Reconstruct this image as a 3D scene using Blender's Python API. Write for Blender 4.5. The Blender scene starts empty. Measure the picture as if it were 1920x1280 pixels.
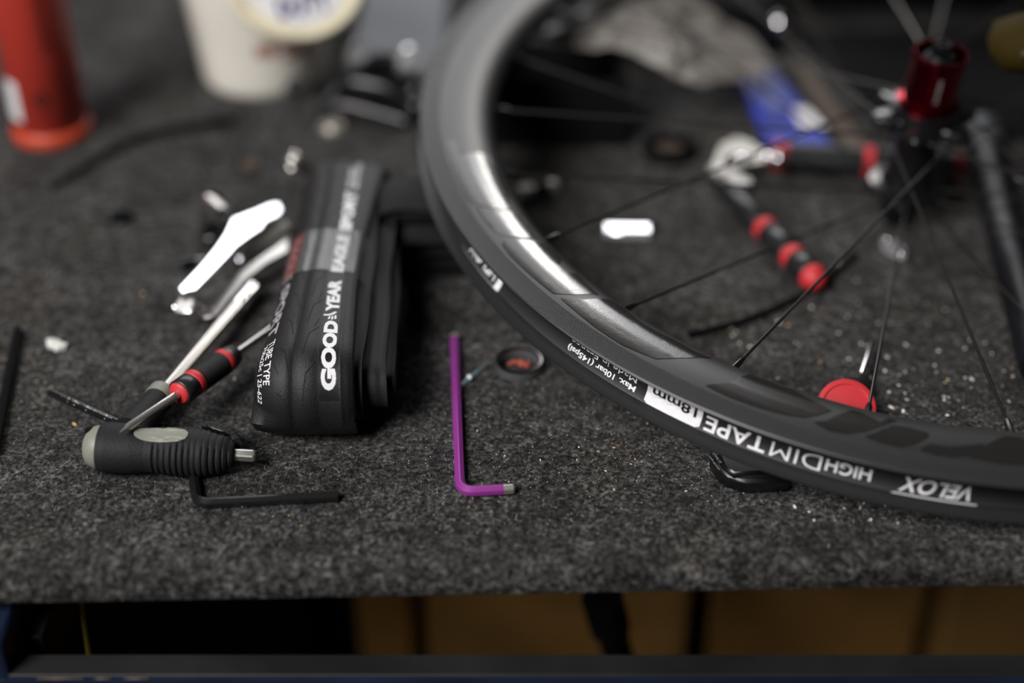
import bpy, bmesh, math, random
import numpy as np
from mathutils import Vector, Matrix

# ------------------------------------------------------------------ camera, world, light, exposure
SC = bpy.context.scene
COL = SC.collection
CAM_H, PITCH, FPX = 0.463, math.radians(34.0), 2667.0
cam_d = bpy.data.cameras.new('camera'); cam = bpy.data.objects.new('camera', cam_d); COL.objects.link(cam)
cam.location = (0, 0, CAM_H); cam.rotation_euler = (math.pi/2-PITCH, 0, 0)
cam_d.sensor_width = 36; cam_d.lens = 50.0; cam_d.clip_start = 0.05
cam_d.dof.use_dof = True; cam_d.dof.focus_distance = 0.732; cam_d.dof.aperture_fstop = 1.6; cam_d.dof.aperture_blades = 0
SC.camera = cam
SC.view_settings.view_transform = 'Standard'; SC.view_settings.look = 'None'
SC.view_settings.exposure = 0.0; SC.view_settings.gamma = 1.0; SC.view_settings.use_curve_mapping = False
try: SC.cycles.use_denoising = True
except Exception: pass
wd = bpy.data.worlds.new('dim_workshop'); SC.world = wd; wd.use_nodes = True
wd.node_tree.nodes['Background'].inputs[0].default_value = (0.50, 0.50, 0.54, 1)
wd.node_tree.nodes['Background'].inputs[1].default_value = 0.022

def area(name, loc, target, sx, sy, power, color, spread=180):
    l = bpy.data.lights.new(name, 'AREA'); l.shape = 'RECTANGLE'; l.size = sx; l.size_y = sy
    l.energy = power; l.color = color; l.spread = math.radians(spread)
    o = bpy.data.objects.new(name, l); COL.objects.link(o); o.location = loc
    o.rotation_euler = (Vector(target)-Vector(loc)).to_track_quat('-Z', 'Y').to_euler()
    return o
area('window_light', (-0.10, 3.5, 1.75), (0.0, 0.75, 0), 2.3, 0.9, 39, (0.97, 0.98, 1.0))
area('bench_lamp', (0.19, 1.37, 0.49), (0.03, 0.68, 0.07), 0.05, 0.11, 0.8, (1.0, 0.95, 0.88))
area('front_window', (-1.25, -0.70, 1.75), (-0.02, 0.74, 0), 1.1, 1.1, 41, (1.0, 0.97, 0.95), 120)

# ------------------------------------------------------------------ helpers
def V(*a): return Vector(a)
CP, SP = math.cos(PITCH), math.sin(PITCH)
def at(px, py, z=0.0):
    """world point at height z that the photograph shows at pixel px, py"""
    x, y = (px-960)/FPX, (py-640)/FPX
    d = V(x, CP-y*SP, -(y*CP+SP))
    t = (z-CAM_H)/d.z
    return V(0, 0, CAM_H)+d*t

def mat(name, col, rough=0.5, metal=0.0, bump=0.0, bscale=300, spec=0.5, var=0.0, vscale=60, coat=0.0, col2=None):
    m = bpy.data.materials.new(name); m.use_nodes = True
    nt = m.node_tree; b = nt.nodes['Principled BSDF']
    b.inputs['Base Color'].default_value = (*col, 1); b.inputs['Roughness'].default_value = rough
    b.inputs['Metallic'].default_value = metal; b.inputs['Specular IOR Level'].default_value = spec
    b.inputs['Coat Weight'].default_value = coat; b.inputs['Coat Roughness'].default_value = 0.05
    tc = nt.nodes.new('ShaderNodeTexCoord')
    if var or col2:
        n = nt.nodes.new('ShaderNodeTexNoise'); n.inputs['Scale'].default_value = vscale; n.inputs['Detail'].default_value = 4
        nt.links.new(tc.outputs['Object'], n.inputs['Vector'])
        r = nt.nodes.new('ShaderNodeValToRGB')
        c2 = col2 or tuple(min(1, c*(1+var)) for c in col); c1 = col if col2 else tuple(c*(1-var) for c in col)
        r.color_ramp.elements[0].position = .35; r.color_ramp.elements[1].position = .65
        r.color_ramp.elements[0].color = (*c1, 1); r.color_ramp.elements[1].color = (*c2, 1)
        nt.links.new(n.outputs['Fac'], r.inputs['Fac']); nt.links.new(r.outputs['Color'], b.inputs['Base Color'])
    if bump:
        n = nt.nodes.new('ShaderNodeTexNoise'); n.inputs['Scale'].default_value = bscale; n.inputs['Detail'].default_value = 3
        nt.links.new(tc.outputs['Object'], n.inputs['Vector'])
        bp = nt.nodes.new('ShaderNodeBump'); bp.inputs['Strength'].default_value = bump; bp.inputs['Distance'].default_value = 0.001
        nt.links.new(n.outputs['Fac'], bp.inputs['Height']); nt.links.new(bp.outputs['Normal'], b.inputs['Normal'])
    return m

BASE = {}
def thing(name, label, cat, loc, group=None):
    o = bpy.data.objects.new(name, None); COL.objects.link(o); o.empty_display_size = 0.02
    o.location = loc; o['label'] = label; o['category'] = cat
    if group: o['group'] = group
    BASE[o] = Vector(loc)
    return o

class G:
    def __init__(s): s.v = []; s.f = []
    def add(s, v, f):
        o = len(s.v); s.v += [tuple(p) for p in v]; s.f += [tuple(i+o for i in q) for q in f]; return s
    def build(s, name, m, parent=None, smooth=40, origin=None, label=None, kind=None, cat=None, group=None, fix=True):
        me = bpy.data.meshes.new(name)
        base = BASE[parent] if parent is not None else Vector(origin or (0, 0, 0))
        me.from_pydata([(p[0]-base.x, p[1]-base.y, p[2]-base.z) for p in s.v], [], s.f)
        if fix:
            bm = bmesh.new(); bm.from_mesh(me); bmesh.ops.recalc_face_normals(bm, faces=bm.faces); bm.to_mesh(me); bm.free()
        if smooth and len(me.polygons):
            me.polygons.foreach_set('use_smooth', [True]*len(me.polygons)); me.set_sharp_from_angle(angle=math.radians(smooth))
        me.materials.append(m); me.update()
        o = bpy.data.objects.new(name, me); COL.objects.link(o)
        if parent is not None: o.parent = parent
        else: o.location = base
        BASE[o] = base
        if label: o['label'] = label
        if kind: o['kind'] = kind
        if cat: o['category'] = cat
        if group: o['group'] = group
        return o

def frame(axis, up=None):
    z = Vector(axis).normalized(); u = Vector(up) if up is not None else (V(0, 0, 1) if abs(z.z) < .9 else V(0, 1, 0))
    x = (u - z*u.dot(z)).normalized(); return x, z.cross(x), z

def revolve(o, axis, prof, segs=32, up=None, closed=False, cap=True, wob=None):
    """prof: (radius, height along the axis)"""
    x, y, z = frame(axis, up); o = Vector(o); v = []; f = []; n = len(prof)
    for i in range(segs):
        a = 2*math.pi*i/segs; d = x*math.cos(a)+y*math.sin(a)
        for k, (r, h) in enumerate(prof): v.append(o+d*(r*(wob(i, k) if wob else 1))+z*h)
    for i in range(segs):
        j = (i+1) % segs
        for k in range(n if closed else n-1):
            l = (k+1) % n; f.append((i*n+k, j*n+k, j*n+l, i*n+l))
    if cap and not closed:
        f.append(tuple(i*n for i in range(segs))); f.append(tuple(i*n+n-1 for i in range(segs)))
    return v, f

def tube(pts, rad, segs=12, caps=True, up=None, sect=None, flat=1.0):
    """swept tube; rad a number or a list; sect: list of unit (x,y) section points"""
    P = [Vector(p) for p in pts]; n = len(P)
    R = rad if isinstance(rad, (list, tuple)) else [rad]*n
    S = sect or [(math.cos(2*math.pi*i/segs), math.sin(2*math.pi*i/segs)*flat) for i in range(segs)]
    m = len(S); v = []; f = []
    t0 = (P[1]-P[0]).normalized(); x, y, _ = frame(t0, up)
    for i in range(n):
        t = (P[min(i+1, n-1)]-P[max(i-1, 0)]).normalized()
        x = (x-t*x.dot(t)).normalized(); y = t.cross(x)
        for (a, b) in S: v.append(P[i]+x*a*R[i]+y*b*R[i])
    for i in range(n-1):
        for k in range(m):
            l = (k+1) % m; f.append((i*m+k, i*m+l, (i+1)*m+l, (i+1)*m+k))
    if caps: f.append(tuple(range(m))[::-1]); f.append(tuple((n-1)*m+k for k in range(m)))
    return v, f

HEX = []
for k in range(6):
    for d in (-7, 7): HEX.append((math.cos(math.radians(60*k+d)), math.sin(math.radians(60*k+d))))

def fillet(pts, r, n=7):
    P = [Vector(p) for p in pts]; out = [P[0]]
    for i in range(1, len(P)-1):
        a = (P[i-1]-P[i]); b = (P[i+1]-P[i]); la, lb = a.length, b.length; a.normalize(); b.normalize()
        k = min(r, la*.45, lb*.45); p0, p1 = P[i]+a*k, P[i]+b*k
        for j in range(n+1):
            t = j/n; out.append(p0*(1-t)**2+P[i]*2*t*(1-t)+p1*t*t)
    out.append(P[-1]); return out

def spline(pts, n=8):
    P = [Vector(p) for p in pts]; P = [P[0]*2-P[1]]+P+[P[-1]*2-P[-2]]; out = []
    for i in range(1, len(P)-2):
        for j in range(n):
            t = j/n; a, b, c, d = P[i-1], P[i], P[i+1], P[i+2]
            out.append(.5*((2*b)+(c-a)*t+(2*a-5*b+4*c-d)*t*t+(3*b-a-3*c+d)*t**3))
    out.append(P[-2]); return out

def prism(poly, fr, z0, z1, bevel=0.0):
    """poly: (x,y) in frame fr=(o,x,y,z)"""
    o, x, y, z = [Vector(q) for q in fr]; n = len(poly)
    v = [o+x*a+y*b+z*z0 for a, b in poly]+[o+x*a+y*b+z*z1 for a, b in poly]
    f = [tuple(range(n))[::-1], tuple(range(n, 2*n))]+[(i, (i+1) % n, n+(i+1) % n, n+i) for i in range(n)]
    return bev(v, f, bevel) if bevel else (v, f)

def bev(v, f, w, seg=1):
    bm = bmesh.new(); vs = [bm.verts.new(p) for p in v]
    for q in f:
        try: bm.faces.new([vs[i] for i in q])
        except ValueError: pass
    bmesh.ops.recalc_face_normals(bm, faces=bm.faces)
    es = [e for e in bm.edges if len(e.link_faces) == 2 and e.calc_face_angle(0) > .5]
    bmesh.ops.bevel(bm, geom=es, offset=w, segments=seg, profile=.5, affect='EDGES')
    bm.verts.index_update(); r = [vv.co.copy() for vv in bm.verts], [tuple(x.index for x in q.verts) for q in bm.faces]; bm.free(); return r

def box(c, sx, sy, sz, yaw=0, bevel=0.001):
    c = Vector(c); cy, sn = math.cos(yaw), math.sin(yaw)
    return prism([(-sx/2, -sy/2), (sx/2, -sy/2), (sx/2, sy/2), (-sx/2, sy/2)], (c, (cy, sn, 0), (-sn, cy, 0), (0, 0, 1)), -sz/2, sz/2, bevel)

def lump(c, r, seed=0, amp=.3, sub=1, sq=(1, 1, 1)):
    bm = bmesh.new(); bmesh.ops.create_icosphere(bm, subdivisions=sub, radius=1); rnd = random.Random(seed)
    for q in bm.verts: q.co *= 1+rnd.uniform(-amp, amp)
    bm.verts.index_update()
    v = [Vector(c)+V(q.co.x*r*sq[0], q.co.y*r*sq[1], q.co.z*r*sq[2]) for q in bm.verts]; f = [tuple(x.index for x in q.verts) for q in bm.faces]; bm.free()
    return v, f

def ball(c, r, sq=(1, 1, 1), segs=16):
    v = []; f = []; n = segs//2
    prof = [(max(1e-5, math.sin(math.pi*k/n))*r, -math.cos(math.pi*k/n)*r*sq[2]) for k in range(n+1)]
    return revolve(c, (0, 0, 1), prof, segs)

def text_poly(s, bold=0.0, cuts=2, maxlen=.12):
    """(verts 2D scaled to 0..1 x 0..1, faces) of a line of lettering"""
    cu = bpy.data.curves.new('lettering', 'FONT'); cu.body = s; cu.offset = bold; cu.resolution_u = 3
    o = bpy.data.objects.new('lettering', cu); COL.objects.link(o); bpy.context.view_layer.update()
    me = bpy.data.meshes.new_from_object(o.evaluated_get(bpy.context.evaluated_depsgraph_get()))
    bpy.data.objects.remove(o); bpy.data.curves.remove(cu)
    bm = bmesh.new(); bm.from_mesh(me); bpy.data.meshes.remove(me)
    for _ in range(cuts):
        es = [e for e in bm.edges if e.calc_length() > maxlen]
        if not es: break
        bmesh.ops.subdivide_edges(bm, edges=es, cuts=1)
    bmesh.ops.triangulate(bm, faces=bm.faces); bm.verts.index_update()
    v = [(q.co.x, q.co.y) for q in bm.verts]; f = [tuple(x.index for x in q.verts) for q in bm.faces]; bm.free()
    x0, x1 = min(p[0] for p in v), max(p[0] for p in v); y0, y1 = min(p[1] for p in v), max(p[1] for p in v)
    return [((p[0]-x0)/(x1-x0), (p[1]-y0)/(y1-y0)) for p in v], f
def text_map(g, s, fn, bold=0.0, cuts=2):
    v, f = text_poly(s, bold, cuts); g.add([fn(x, y) for x, y in v], f)
def poly_map(g, poly, fn, cuts=3, maxlen=.05):
    bm = bmesh.new(); bm.faces.new([bm.verts.new((x, y, 0)) for x, y in poly]); bmesh.ops.triangulate(bm, faces=bm.faces)
    for _ in range(cuts):
        es = [e for e in bm.edges if e.calc_length() > maxlen]
        if not es: break
        bmesh.ops.subdivide_edges(bm, edges=es, cuts=1); bmesh.ops.triangulate(bm, faces=bm.faces)
    bm.verts.index_update()
    g.add([fn(q.co.x, q.co.y) for q in bm.verts], [tuple(x.index for x in q.verts) for q in bm.faces]); bm.free()

# ------------------------------------------------------------------ materials
M = {}
def felt_material():
    m = bpy.data.materials.new('grey_felt'); m.use_nodes = True; nt = m.node_tree; b = nt.nodes['Principled BSDF']
    tc = nt.nodes.new('ShaderNodeTexCoord')
    def noise(scale, det, stretch=None):
        n = nt.nodes.new('ShaderNodeTexNoise'); n.inputs['Scale'].default_value = scale; n.inputs['Detail'].default_value = det; n.inputs['Roughness'].default_value = .62
        nt.links.new(tc.outputs['Object'], n.inputs['Vector']); return n.outputs['Fac']
    def ramp(src, p0, p1, c0, c1):
        r = nt.nodes.new('ShaderNodeValToRGB'); r.color_ramp.elements[0].position = p0; r.color_ramp.elements[1].position = p1
        r.color_ramp.elements[0].color = (*c0, 1); r.color_ramp.elements[1].color = (*c1, 1); nt.links.new(src, r.inputs['Fac']); return r.outputs['Color']
    def mix(mode, a, c, fac=1.0):
        x = nt.nodes.new('ShaderNodeMix'); x.data_type = 'RGBA'; x.blend_type = mode; x.inputs[0].default_value = fac
        nt.links.new(a, x.inputs[6]); nt.links.new(c, x.inputs[7]); return x.outputs[2]
    fine = ramp(noise(420, 5), .38, .63, (.008, .0078, .0077), (.086, .084, .082))
    mid = ramp(noise(210, 3), .38, .62, (.30, .30, .30), (1.45, 1.45, 1.45))
    big = ramp(noise(26, 4), .34, .66, (.52, .51, .50), (1.28, 1.28, 1.29))
    clump = ramp(noise(95, 2), .38, .62, (.55, .55, .55), (1.35, 1.35, 1.35))
    dust = ramp(noise(9, 3), .5, .75, (1, 1, 1), (1.25, 1.16, 1.02))
    c = mix('MULTIPLY', mix('MULTIPLY', mix('MULTIPLY', mix('MULTIPLY', fine, mid), clump), big), dust)
    nt.links.new(c, b.inputs['Base Color']); b.inputs['Roughness'].default_value = .95; b.inputs['Specular IOR Level'].default_value = .08
    b.inputs['Sheen Weight'].default_value = .03; b.inputs['Sheen Roughness'].default_value = .6
    bp = nt.nodes.new('ShaderNodeBump'); bp.inputs['Strength'].default_value = .9; bp.inputs['Distance'].default_value = .0012
    nt.links.new(noise(480, 5), bp.inputs['Height']); nt.links.new(bp.outputs['Normal'], b.inputs['Normal'])
    return m
M['felt'] = felt_material()
def fibre_material():
    m = bpy.data.materials.new('felt_fibre'); m.use_nodes = True; nt = m.node_tree; b = nt.nodes['Principled BSDF']
    a = nt.nodes.new('ShaderNodeAttribute'); a.attribute_name = 'shade'
    r = nt.nodes.new('ShaderNodeValToRGB'); e = r.color_ramp.elements
    e[0].position = 0; e[0].color = (.012, .012, .012, 1); e[1].position = 1; e[1].color = (.52, .51, .49, 1)
    k = r.color_ramp.elements.new(.6); k.color = (.060, .058, .057, 1)
    nt.links.new(a.outputs['Fac'], r.inputs['Fac']); nt.links.new(r.outputs['Color'], b.inputs['Base Color'])
    b.inputs['Roughness'].default_value = .8; b.inputs['Specular IOR Level'].default_value = .25
    return m
M['fibre'] = fibre_material()
M['rim'] = mat('satin_carbon', (.016, .016, .017), .42, spec=.55)
def weave_material():
    m = mat('carbon_brake_track', (.02, .02, .021), .42, spec=.5); nt = m.node_tree; b = nt.nodes['Principled BSDF']
    tc = nt.nodes.new('ShaderNodeTexCoord'); w = nt.nodes.new('ShaderNodeTexWave'); w.inputs['Scale'].default_value = 420; w.bands_direction = 'DIAGONAL'
    w2 = nt.nodes.new('ShaderNodeTexWave'); w2.inputs['Scale'].default_value = 420; w2.bands_direction = 'X'
    nt.links.new(tc.outputs['Object'], w.inputs['Vector']); nt.links.new(tc.outputs['Object'], w2.inputs['Vector'])
    mx = nt.nodes.new('ShaderNodeMath'); mx.operation = 'MULTIPLY'; nt.links.new(w.outputs['Fac'], mx.inputs[0]); nt.links.new(w2.outputs['Fac'], mx.inputs[1])
    bp = nt.nodes.new('ShaderNodeBump'); bp.inputs['Strength'].default_value = .5; bp.inputs['Distance'].default_value = .0004
    nt.links.new(mx.outputs[0], bp.inputs['Height']); nt.links.new(bp.outputs['Normal'], b.inputs['Normal'])
    r = nt.nodes.new('ShaderNodeValToRGB'); r.color_ramp.elements[0].color = (.010, .010, .011, 1); r.color_ramp.elements[1].color = (.034, .034, .036, 1)
    nt.links.new(mx.outputs[0], r.inputs['Fac']); nt.links.new(r.outputs['Color'], b.inputs['Base Color'])
    return m
M['weave'] = weave_material()
M['decal'] = mat('gloss_black_decal', (.018, .0165, .015), .20, spec=.5, bump=.04, bscale=900)
M['tape'] = mat('black_rim_tape', (.010, .010, .012), .55)
M['white_print'] = mat('white_print', (.72, .72, .74), .6)
M['hidden_gap'] = mat('dark_print', (.06, .06, .06), .6)
M['black_metal'] = mat('black_anodised', (.006, .006, .007), .28, spec=.45)
M['spoke'] = mat('black_spoke', (.030, .027, .026), .30, .55)
M['red_metal'] = mat('red_anodised', (.23, .005, .016), .24, 1.0)
M['chrome'] = mat('polished_chrome', (.80, .80, .82), .10, 1.0)
M['steel'] = mat('brushed_steel', (.56, .54, .52), .33, 1.0)
M['satin_silver'] = mat('satin_silver', (.62, .60, .56), .35, .9)
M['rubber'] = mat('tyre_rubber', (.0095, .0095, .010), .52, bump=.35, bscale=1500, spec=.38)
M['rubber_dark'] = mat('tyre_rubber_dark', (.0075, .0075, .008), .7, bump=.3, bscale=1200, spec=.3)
M['groove_shade'] = mat('tread_cut', (.002, .002, .002), .9)  # near black for groove shade painted onto the tread
M['label_black'] = mat('label_black', (.004, .004, .005), .5, spec=.35)
M['grip'] = mat('handle_rubber', (.010, .010, .0105), .65, bump=.3, bscale=900, spec=.3)
M['grey_plastic'] = mat('grey_green_plastic', (.20, .205, .17), .5, bump=.15, bscale=500)
M['black_oxide'] = mat('black_oxide_steel', (.008, .008, .009), .2, spec=.8)
M['purple'] = mat('purple_coated_steel', (.25, .033, .245), .40, .15)
M['red_rubber'] = mat('red_rubber', (.52, .028, .035), .5)
M['black_plastic'] = mat('black_plastic', (.013, .013, .015), .38)
M['matte_black'] = mat('matte_black', (.0035, .0035, .004), .85, spec=.12)
M['orange'] = mat('orange_red_paint', (.36, .032, .020), .38)
M['orange_dark'] = mat('dark_print_on_orange', (.06, .006, .005), .5)
M['orange_rim'] = mat('orange_plastic', (.52, .065, .028), .45)
M['white_plastic'] = mat('off_white_plastic', (.74, .71, .64), .42, var=.06, vscale=12)
M['cream'] = mat('cream_plastic', (.72, .66, .49), .4, var=.10, vscale=40)
M['violet_print'] = mat('violet_print', (.035, .018, .14), .5)
M['red_print'] = mat('rusty_red_print', (.35, .07, .045), .5)
M['blue'] = mat('blue_film', (.015, .035, .36), .5, var=.25, vscale=30)
M['blue_paint'] = mat('navy_blue_paint', (.007, .013, .034), .4, var=.3, vscale=18)
M['scuffed'] = mat('scuffed_dark_steel', (.006, .006, .0065), .6, var=.6, vscale=14)
M['worn'] = mat('worn_bare_metal', (.12, .09, .07), .5, .5)
M['yellow'] = mat('yellow_strap', (.45, .33, .03), .6)
M['cardboard'] = mat('brown_cardboard', (.42, .22, .055), .8, var=.2, vscale=9)
M['plywood'] = mat('orange_plywood', (.36, .20, .055), .7, var=.18, vscale=6)
M['bag'] = mat('grey_plastic_film', (.21, .195, .18), .45, bump=.15, bscale=40)
M['sheet'] = mat('blue_grey_card', (.085, .095, .115), .5, var=.1, vscale=14)
M['tan'] = mat('tan_core', (.09, .065, .048), .7)
M['crumb'] = mat('pale_crumb', (.80, .75, .66), .35)
M['amber'] = mat('amber_crumb', (.55, .33, .13), .55)
M['foam'] = mat('white_foam', (.62, .62, .58), .8, bump=.5, bscale=600)
M['white_gloss'] = mat('white_gloss_plastic', (.85, .85, .88), .35)
M['bright_block'] = mat('pearl_white_lacquer', (.9, .9, .93), .18, .75)
M['rust'] = mat('rusty_crumb', (.32, .06, .035), .7)
M['olive'] = mat('olive_yellow', (.030, .021, .003), .8, spec=.1)
M['carbon_gloss'] = mat('gloss_carbon_tube', (.008, .008, .010), .42, spec=.18)
def clear_film(name, tint, dens):
    m = bpy.data.materials.new(name); m.use_nodes = True; nt = m.node_tree; nt.nodes.clear()
    out = nt.nodes.new('ShaderNodeOutputMaterial'); tr = nt.nodes.new('ShaderNodeBsdfTransparent'); p = nt.nodes.new('ShaderNodeBsdfPrincipled')
    p.inputs['Base Color'].default_value = (*tint, 1); p.inputs['Roughness'].default_value = .16; p.inputs['Specular IOR Level'].default_value = .9
    mx = nt.nodes.new('ShaderNodeMixShader'); mx.inputs[0].default_value = dens
    nt.links.new(tr.outputs[0], mx.inputs[1]); nt.links.new(p.outputs[0], mx.inputs[2]); nt.links.new(mx.outputs[0], out.inputs[0]); return m
M['film'] = clear_film('clear_tape', (.26, .26, .27), .24)
M['film_red'] = clear_film('red_printed_tape', (.40, .035, .03), .34)
M['vial'] = clear_film('blue_clear_plastic', (.35, .55, .60), .5)

# ------------------------------------------------------------------ workbench (large structure first)
fl = G().add(*box((0, 1.2, -.93), 6, 6, .06, 0, 0)).build('floor', mat('workshop_floor', (.05, .045, .04), .8, var=.3, vscale=3), kind='structure')
EY, EK = .4935, .0253                                   # front edge of the bench: Y = EY + EK*X
def edge(x): return EY+EK*x
bench = thing('workbench', 'workbench with charcoal felt top and navy blue steel front rail', 'workbench', (0, 1.0, 0))
g = G(); xs = [-1.3+.05*i for i in range(53)]; v = []; f = []
prof = [(0.0095, -.021), (.0010, -.016), (-.0005, -.010), (.0008, -.0045), (.004, -.0012), (.009, 0), (.10, 0), (.30, 0), (1.10, 0), (1.10, -.021)]
for x in xs:
    for (dy, z) in prof: v.append((x, edge(x)+dy+.0005, z))
n = len(prof)
for i in range(len(xs)-1):
    for k in range(n): f.append((i*n+k, i*n+(k+1) % n, (i+1)*n+(k+1) % n, (i+1)*n+k))
f += [tuple(range(n)), tuple((len(xs)-1)*n+k for k in range(n))]
g.add(v, f); g.build('felt_top', M['felt'], bench)
RZ = -.047
rail = G().add(*prism([(-1.25, -.0075), (1.25, -.0075), (1.25, .0085), (-1.25, .0085)], ((0, .477, RZ-.04), (1, 0, 0), (0, 1, 0), (0, 0, 1)), -.04, .0392)).build('front_rail', M['blue_paint'], bench)
G().add(*box((0.006, .4782, RZ), 2.4, .0135, .0016, 0, .0004)).build('rail_top_face', M['scuffed'], rail, label='scuffed dark upper face of the rail')
for (a, b) in ((-.2255, -.203), (-.198, -.190), (-.184, -.172)):
    G().add(*box(((a+b)/2, .4702, RZ), b-a, .0009, .0008, 0, .0002)).build('worn_edge', M['worn'], rail, label='paint worn to bare metal along the rail edge')
G().add(*box((-.262, .487, -.20), .046, .034, .35, 0, .002)).build('side_post', M['blue_paint'], bench)
G().add(*box((-.235, .62, -.06), .010, .25, .03, 0, .001)).build('side_rail', M['scuffed'], bench)
for x in (-1.2, 1.2):
    G().add(*box((x, .52, -.46), .05, .05, .87, 0, .003)).build('bench_leg', M['blue_paint'], bench)
    G().add(*box((x, 1.5, -.46), .05, .05, .87, 0, .003)).build('bench_leg', M['blue_paint'], bench)
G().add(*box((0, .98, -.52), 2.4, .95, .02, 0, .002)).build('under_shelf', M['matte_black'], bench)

# felt pile: short curled fibres standing off the cloth
def fibres(N, seed):
    r = np.random.default_rng(seed)
    X = r.uniform(-.36, .40, N)
    Y = EY+EK*X+np.where(r.random(N) < .78, r.uniform(-.0005, .17, N), r.uniform(.1, .32, N))
    edge_n = int(N*.05); Y[:edge_n] = EY+EK*X[:edge_n]+r.uniform(-.0012, .006, edge_n)
    d = Y-(EY+EK*X); zb = np.where(d < .009, -.009+np.sqrt(np.clip(.009**2-(.009-np.clip(d, 0, .009))**2, 0, None)), 0)
    a = r.uniform(0, 2*np.pi, N); L = r.uniform(.0012, .0042, N); lift = np.abs(r.normal(.0, .45, N))*.55+.08
    curl = r.normal(0, 1.0, N); w = r.uniform(.00005, .00013, N)
    P = []
    for k in range(4):
        t = k/3; aa = a+curl*t*1.2
        zz = zb+.0001+L*lift*np.sin(math.pi*min(1, t*.75))*.7
        P.append(np.stack([X+np.cos(aa)*L*t, Y+np.sin(aa)*L*t, zz], 1))
    side = np.stack([-np.sin(a), np.cos(a), r.uniform(-.6, .6, N)], 1)*w[:, None]
    vs = np.empty((N, 8, 3))
    for k in range(4): vs[:, 2*k] = P[k]-side*(1-.2*k); vs[:, 2*k+1] = P[k]+side*(1-.2*k)
    q = np.array([[0, 1, 3, 2], [2, 3, 5, 4], [4, 5, 7, 6]])
    F = (q[None]+(np.arange(N)*8)[:, None, None]).reshape(-1, 4)
    me = bpy.data.meshes.new('felt_pile'); me.vertices.add(N*8); me.loops.add(N*12); me.polygons.add(N*3)
    vv = vs.reshape(-1, 3)-np.array([0, 1.0, 0]); me.vertices.foreach_set('co', vv.astype('f').ravel())
    me.loops.foreach_set('vertex_index', F.astype('i').ravel())
    me.polygons.foreach_set('loop_start', np.arange(0, N*12, 4, dtype='i')); me.polygons.foreach_set('loop_total', np.full(N*3, 4, 'i'))
    me.update(calc_edges=True)
    at_ = me.attributes.new('shade', 'FLOAT', 'POINT'); s = np.repeat(np.clip(r.beta(1.5, 2.6, N), 0, 1), 8); at_.data.foreach_set('value', s.astype('f'))
    me.materials.append(M['fibre']); o = bpy.data.objects.new('felt_pile', me); COL.objects.link(o); o.parent = bench; o['kind'] = 'stuff'
fibres(110000, 3)

# things below the bench
t = thing('added_dark_box', 'black box added to darken the space below the left half of the bench', 'crate', (-.33, .93, -.5))  # invented dark box, added so the left side under the bench stays black
G().add(*box((-.34, .93, -.36), .36, .26, .30, 0, .006)).build('body', mat('dark_box_black', (.002, .002, .002), .9, spec=.1), t); G().add(*box((-.34, .93, -.205), .37, .27, .012, 0, .003)).build('lid', mat('dark_box_lid_black', (.002, .002, .002), .9, spec=.1), t)
def crate(px, y, w, d, h, z0, name, label, m, yaw=0):
    t = thing(name, label, 'box', (px, y, z0)); G().add(*box((px, y, z0+h/2), w, d, h, yaw, .003)).build('body', m, t)
    for k in (-1, 1): G().add(*box((px+k*w*.25, y, z0+h+.0016), w*.49, d, .003, yaw, .0005)).build('flap', m, t)
    return t
crate(.035, .90, .20, .24, .29, -.51, 'cardboard_box', 'brown cardboard box below the bench, left of the slanted black bar', M['cardboard'])
crate(.235, .93, .17, .24, .30, -.51, 'cardboard_box', 'brown cardboard box below the bench, behind the slanted black bar', M['cardboard'], .05)
crate(.50, .95, .32, .30, .28, -.51, 'plywood_case', 'dim plywood case below the right end of the bench', M['plywood'])
crate(-.105, .97, .045, .25, .24, -.51, 'cardboard_box', 'narrow dim cardboard box below the bench, leftmost of the boxes', M['cardboard'])
t = thing('slanted_bar', 'black slanted bar standing in front of cardboard boxes under the bench', 'bar', (.15, .72, -.5))
G().add(*tube([V(.062, .645, -.19), V(.128, .735, -.509)], .010, 12)).build('shaft', M['matte_black'], t)
G().add(*tube([V(.055, .6355, -.155), V(.062, .645, -.19)], .013, 12)).build('grip', M['matte_black'], t)
t = thing('yellow_rope', 'thin yellow rope hanging below the left end of the bench', 'rope', (-.235, .54, -.3))
G().add(*tube(spline([V(-.2285, .56, -.024), V(-.232, .555, -.09), V(-.2365, .555, -.2), V(-.24, .56, -.509)], 4), .0013, 8)).build('cord', M['yellow'], t)

# ------------------------------------------------------------------ bicycle wheel
WC = V(.25817, .82221, .06491); WN = V(.04124, -.12416, .99140).normalized()
WA = V(0, 1, 0).cross(WN).normalized(); WB = WN.cross(WA)
def wp(phi, r, t):
    p = math.radians(phi); return WC+(WA*math.cos(p)+WB*math.sin(p))*r+WN*t
wheel = thing('bicycle_wheel', 'deep black carbon bicycle wheel with red freehub lying across the bench', 'wheel', WC)
TOP = [(.2695, 0), (.2702, .0035), (.2725, .0062), (.2765, .0088), (.283, .0112), (.291, .0126), (.299, .0132), (.3042, .0132)]
TRK = [(.3042, .0132), (.3047, .0130), (.3158, .0127)]
def rev_w(prof, segs=256): return revolve(WC, WN, prof, segs, up=WA, cap=False)
BED = [(.3158, .0127), (.3165, .0121), (.3164, .0112), (.3125, .0102), (.3108, .0094), (.3090, .0094)]
low = [(r, -t) for r, t in BED[::-1]]
bot = [(r, -t) for r, t in (TRK[::-1]+TOP[::-1][1:])]
rim = G().add(*rev_w(TOP)).add(*rev_w(BED)).add(*rev_w([(.3090, .0094), (.3076, .0086), (.3055, .004), (.3050, 0), (.3055, -.004), (.3076, -.0086), (.3090, -.0094)])).add(*rev_w(low)).add(*rev_w(bot)).build('rim', M['rim'], wheel, smooth=50)
G().add(*rev_w(TRK)).build('brake_track', M['weave'], rim, label='woven carbon brake track')
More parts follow.
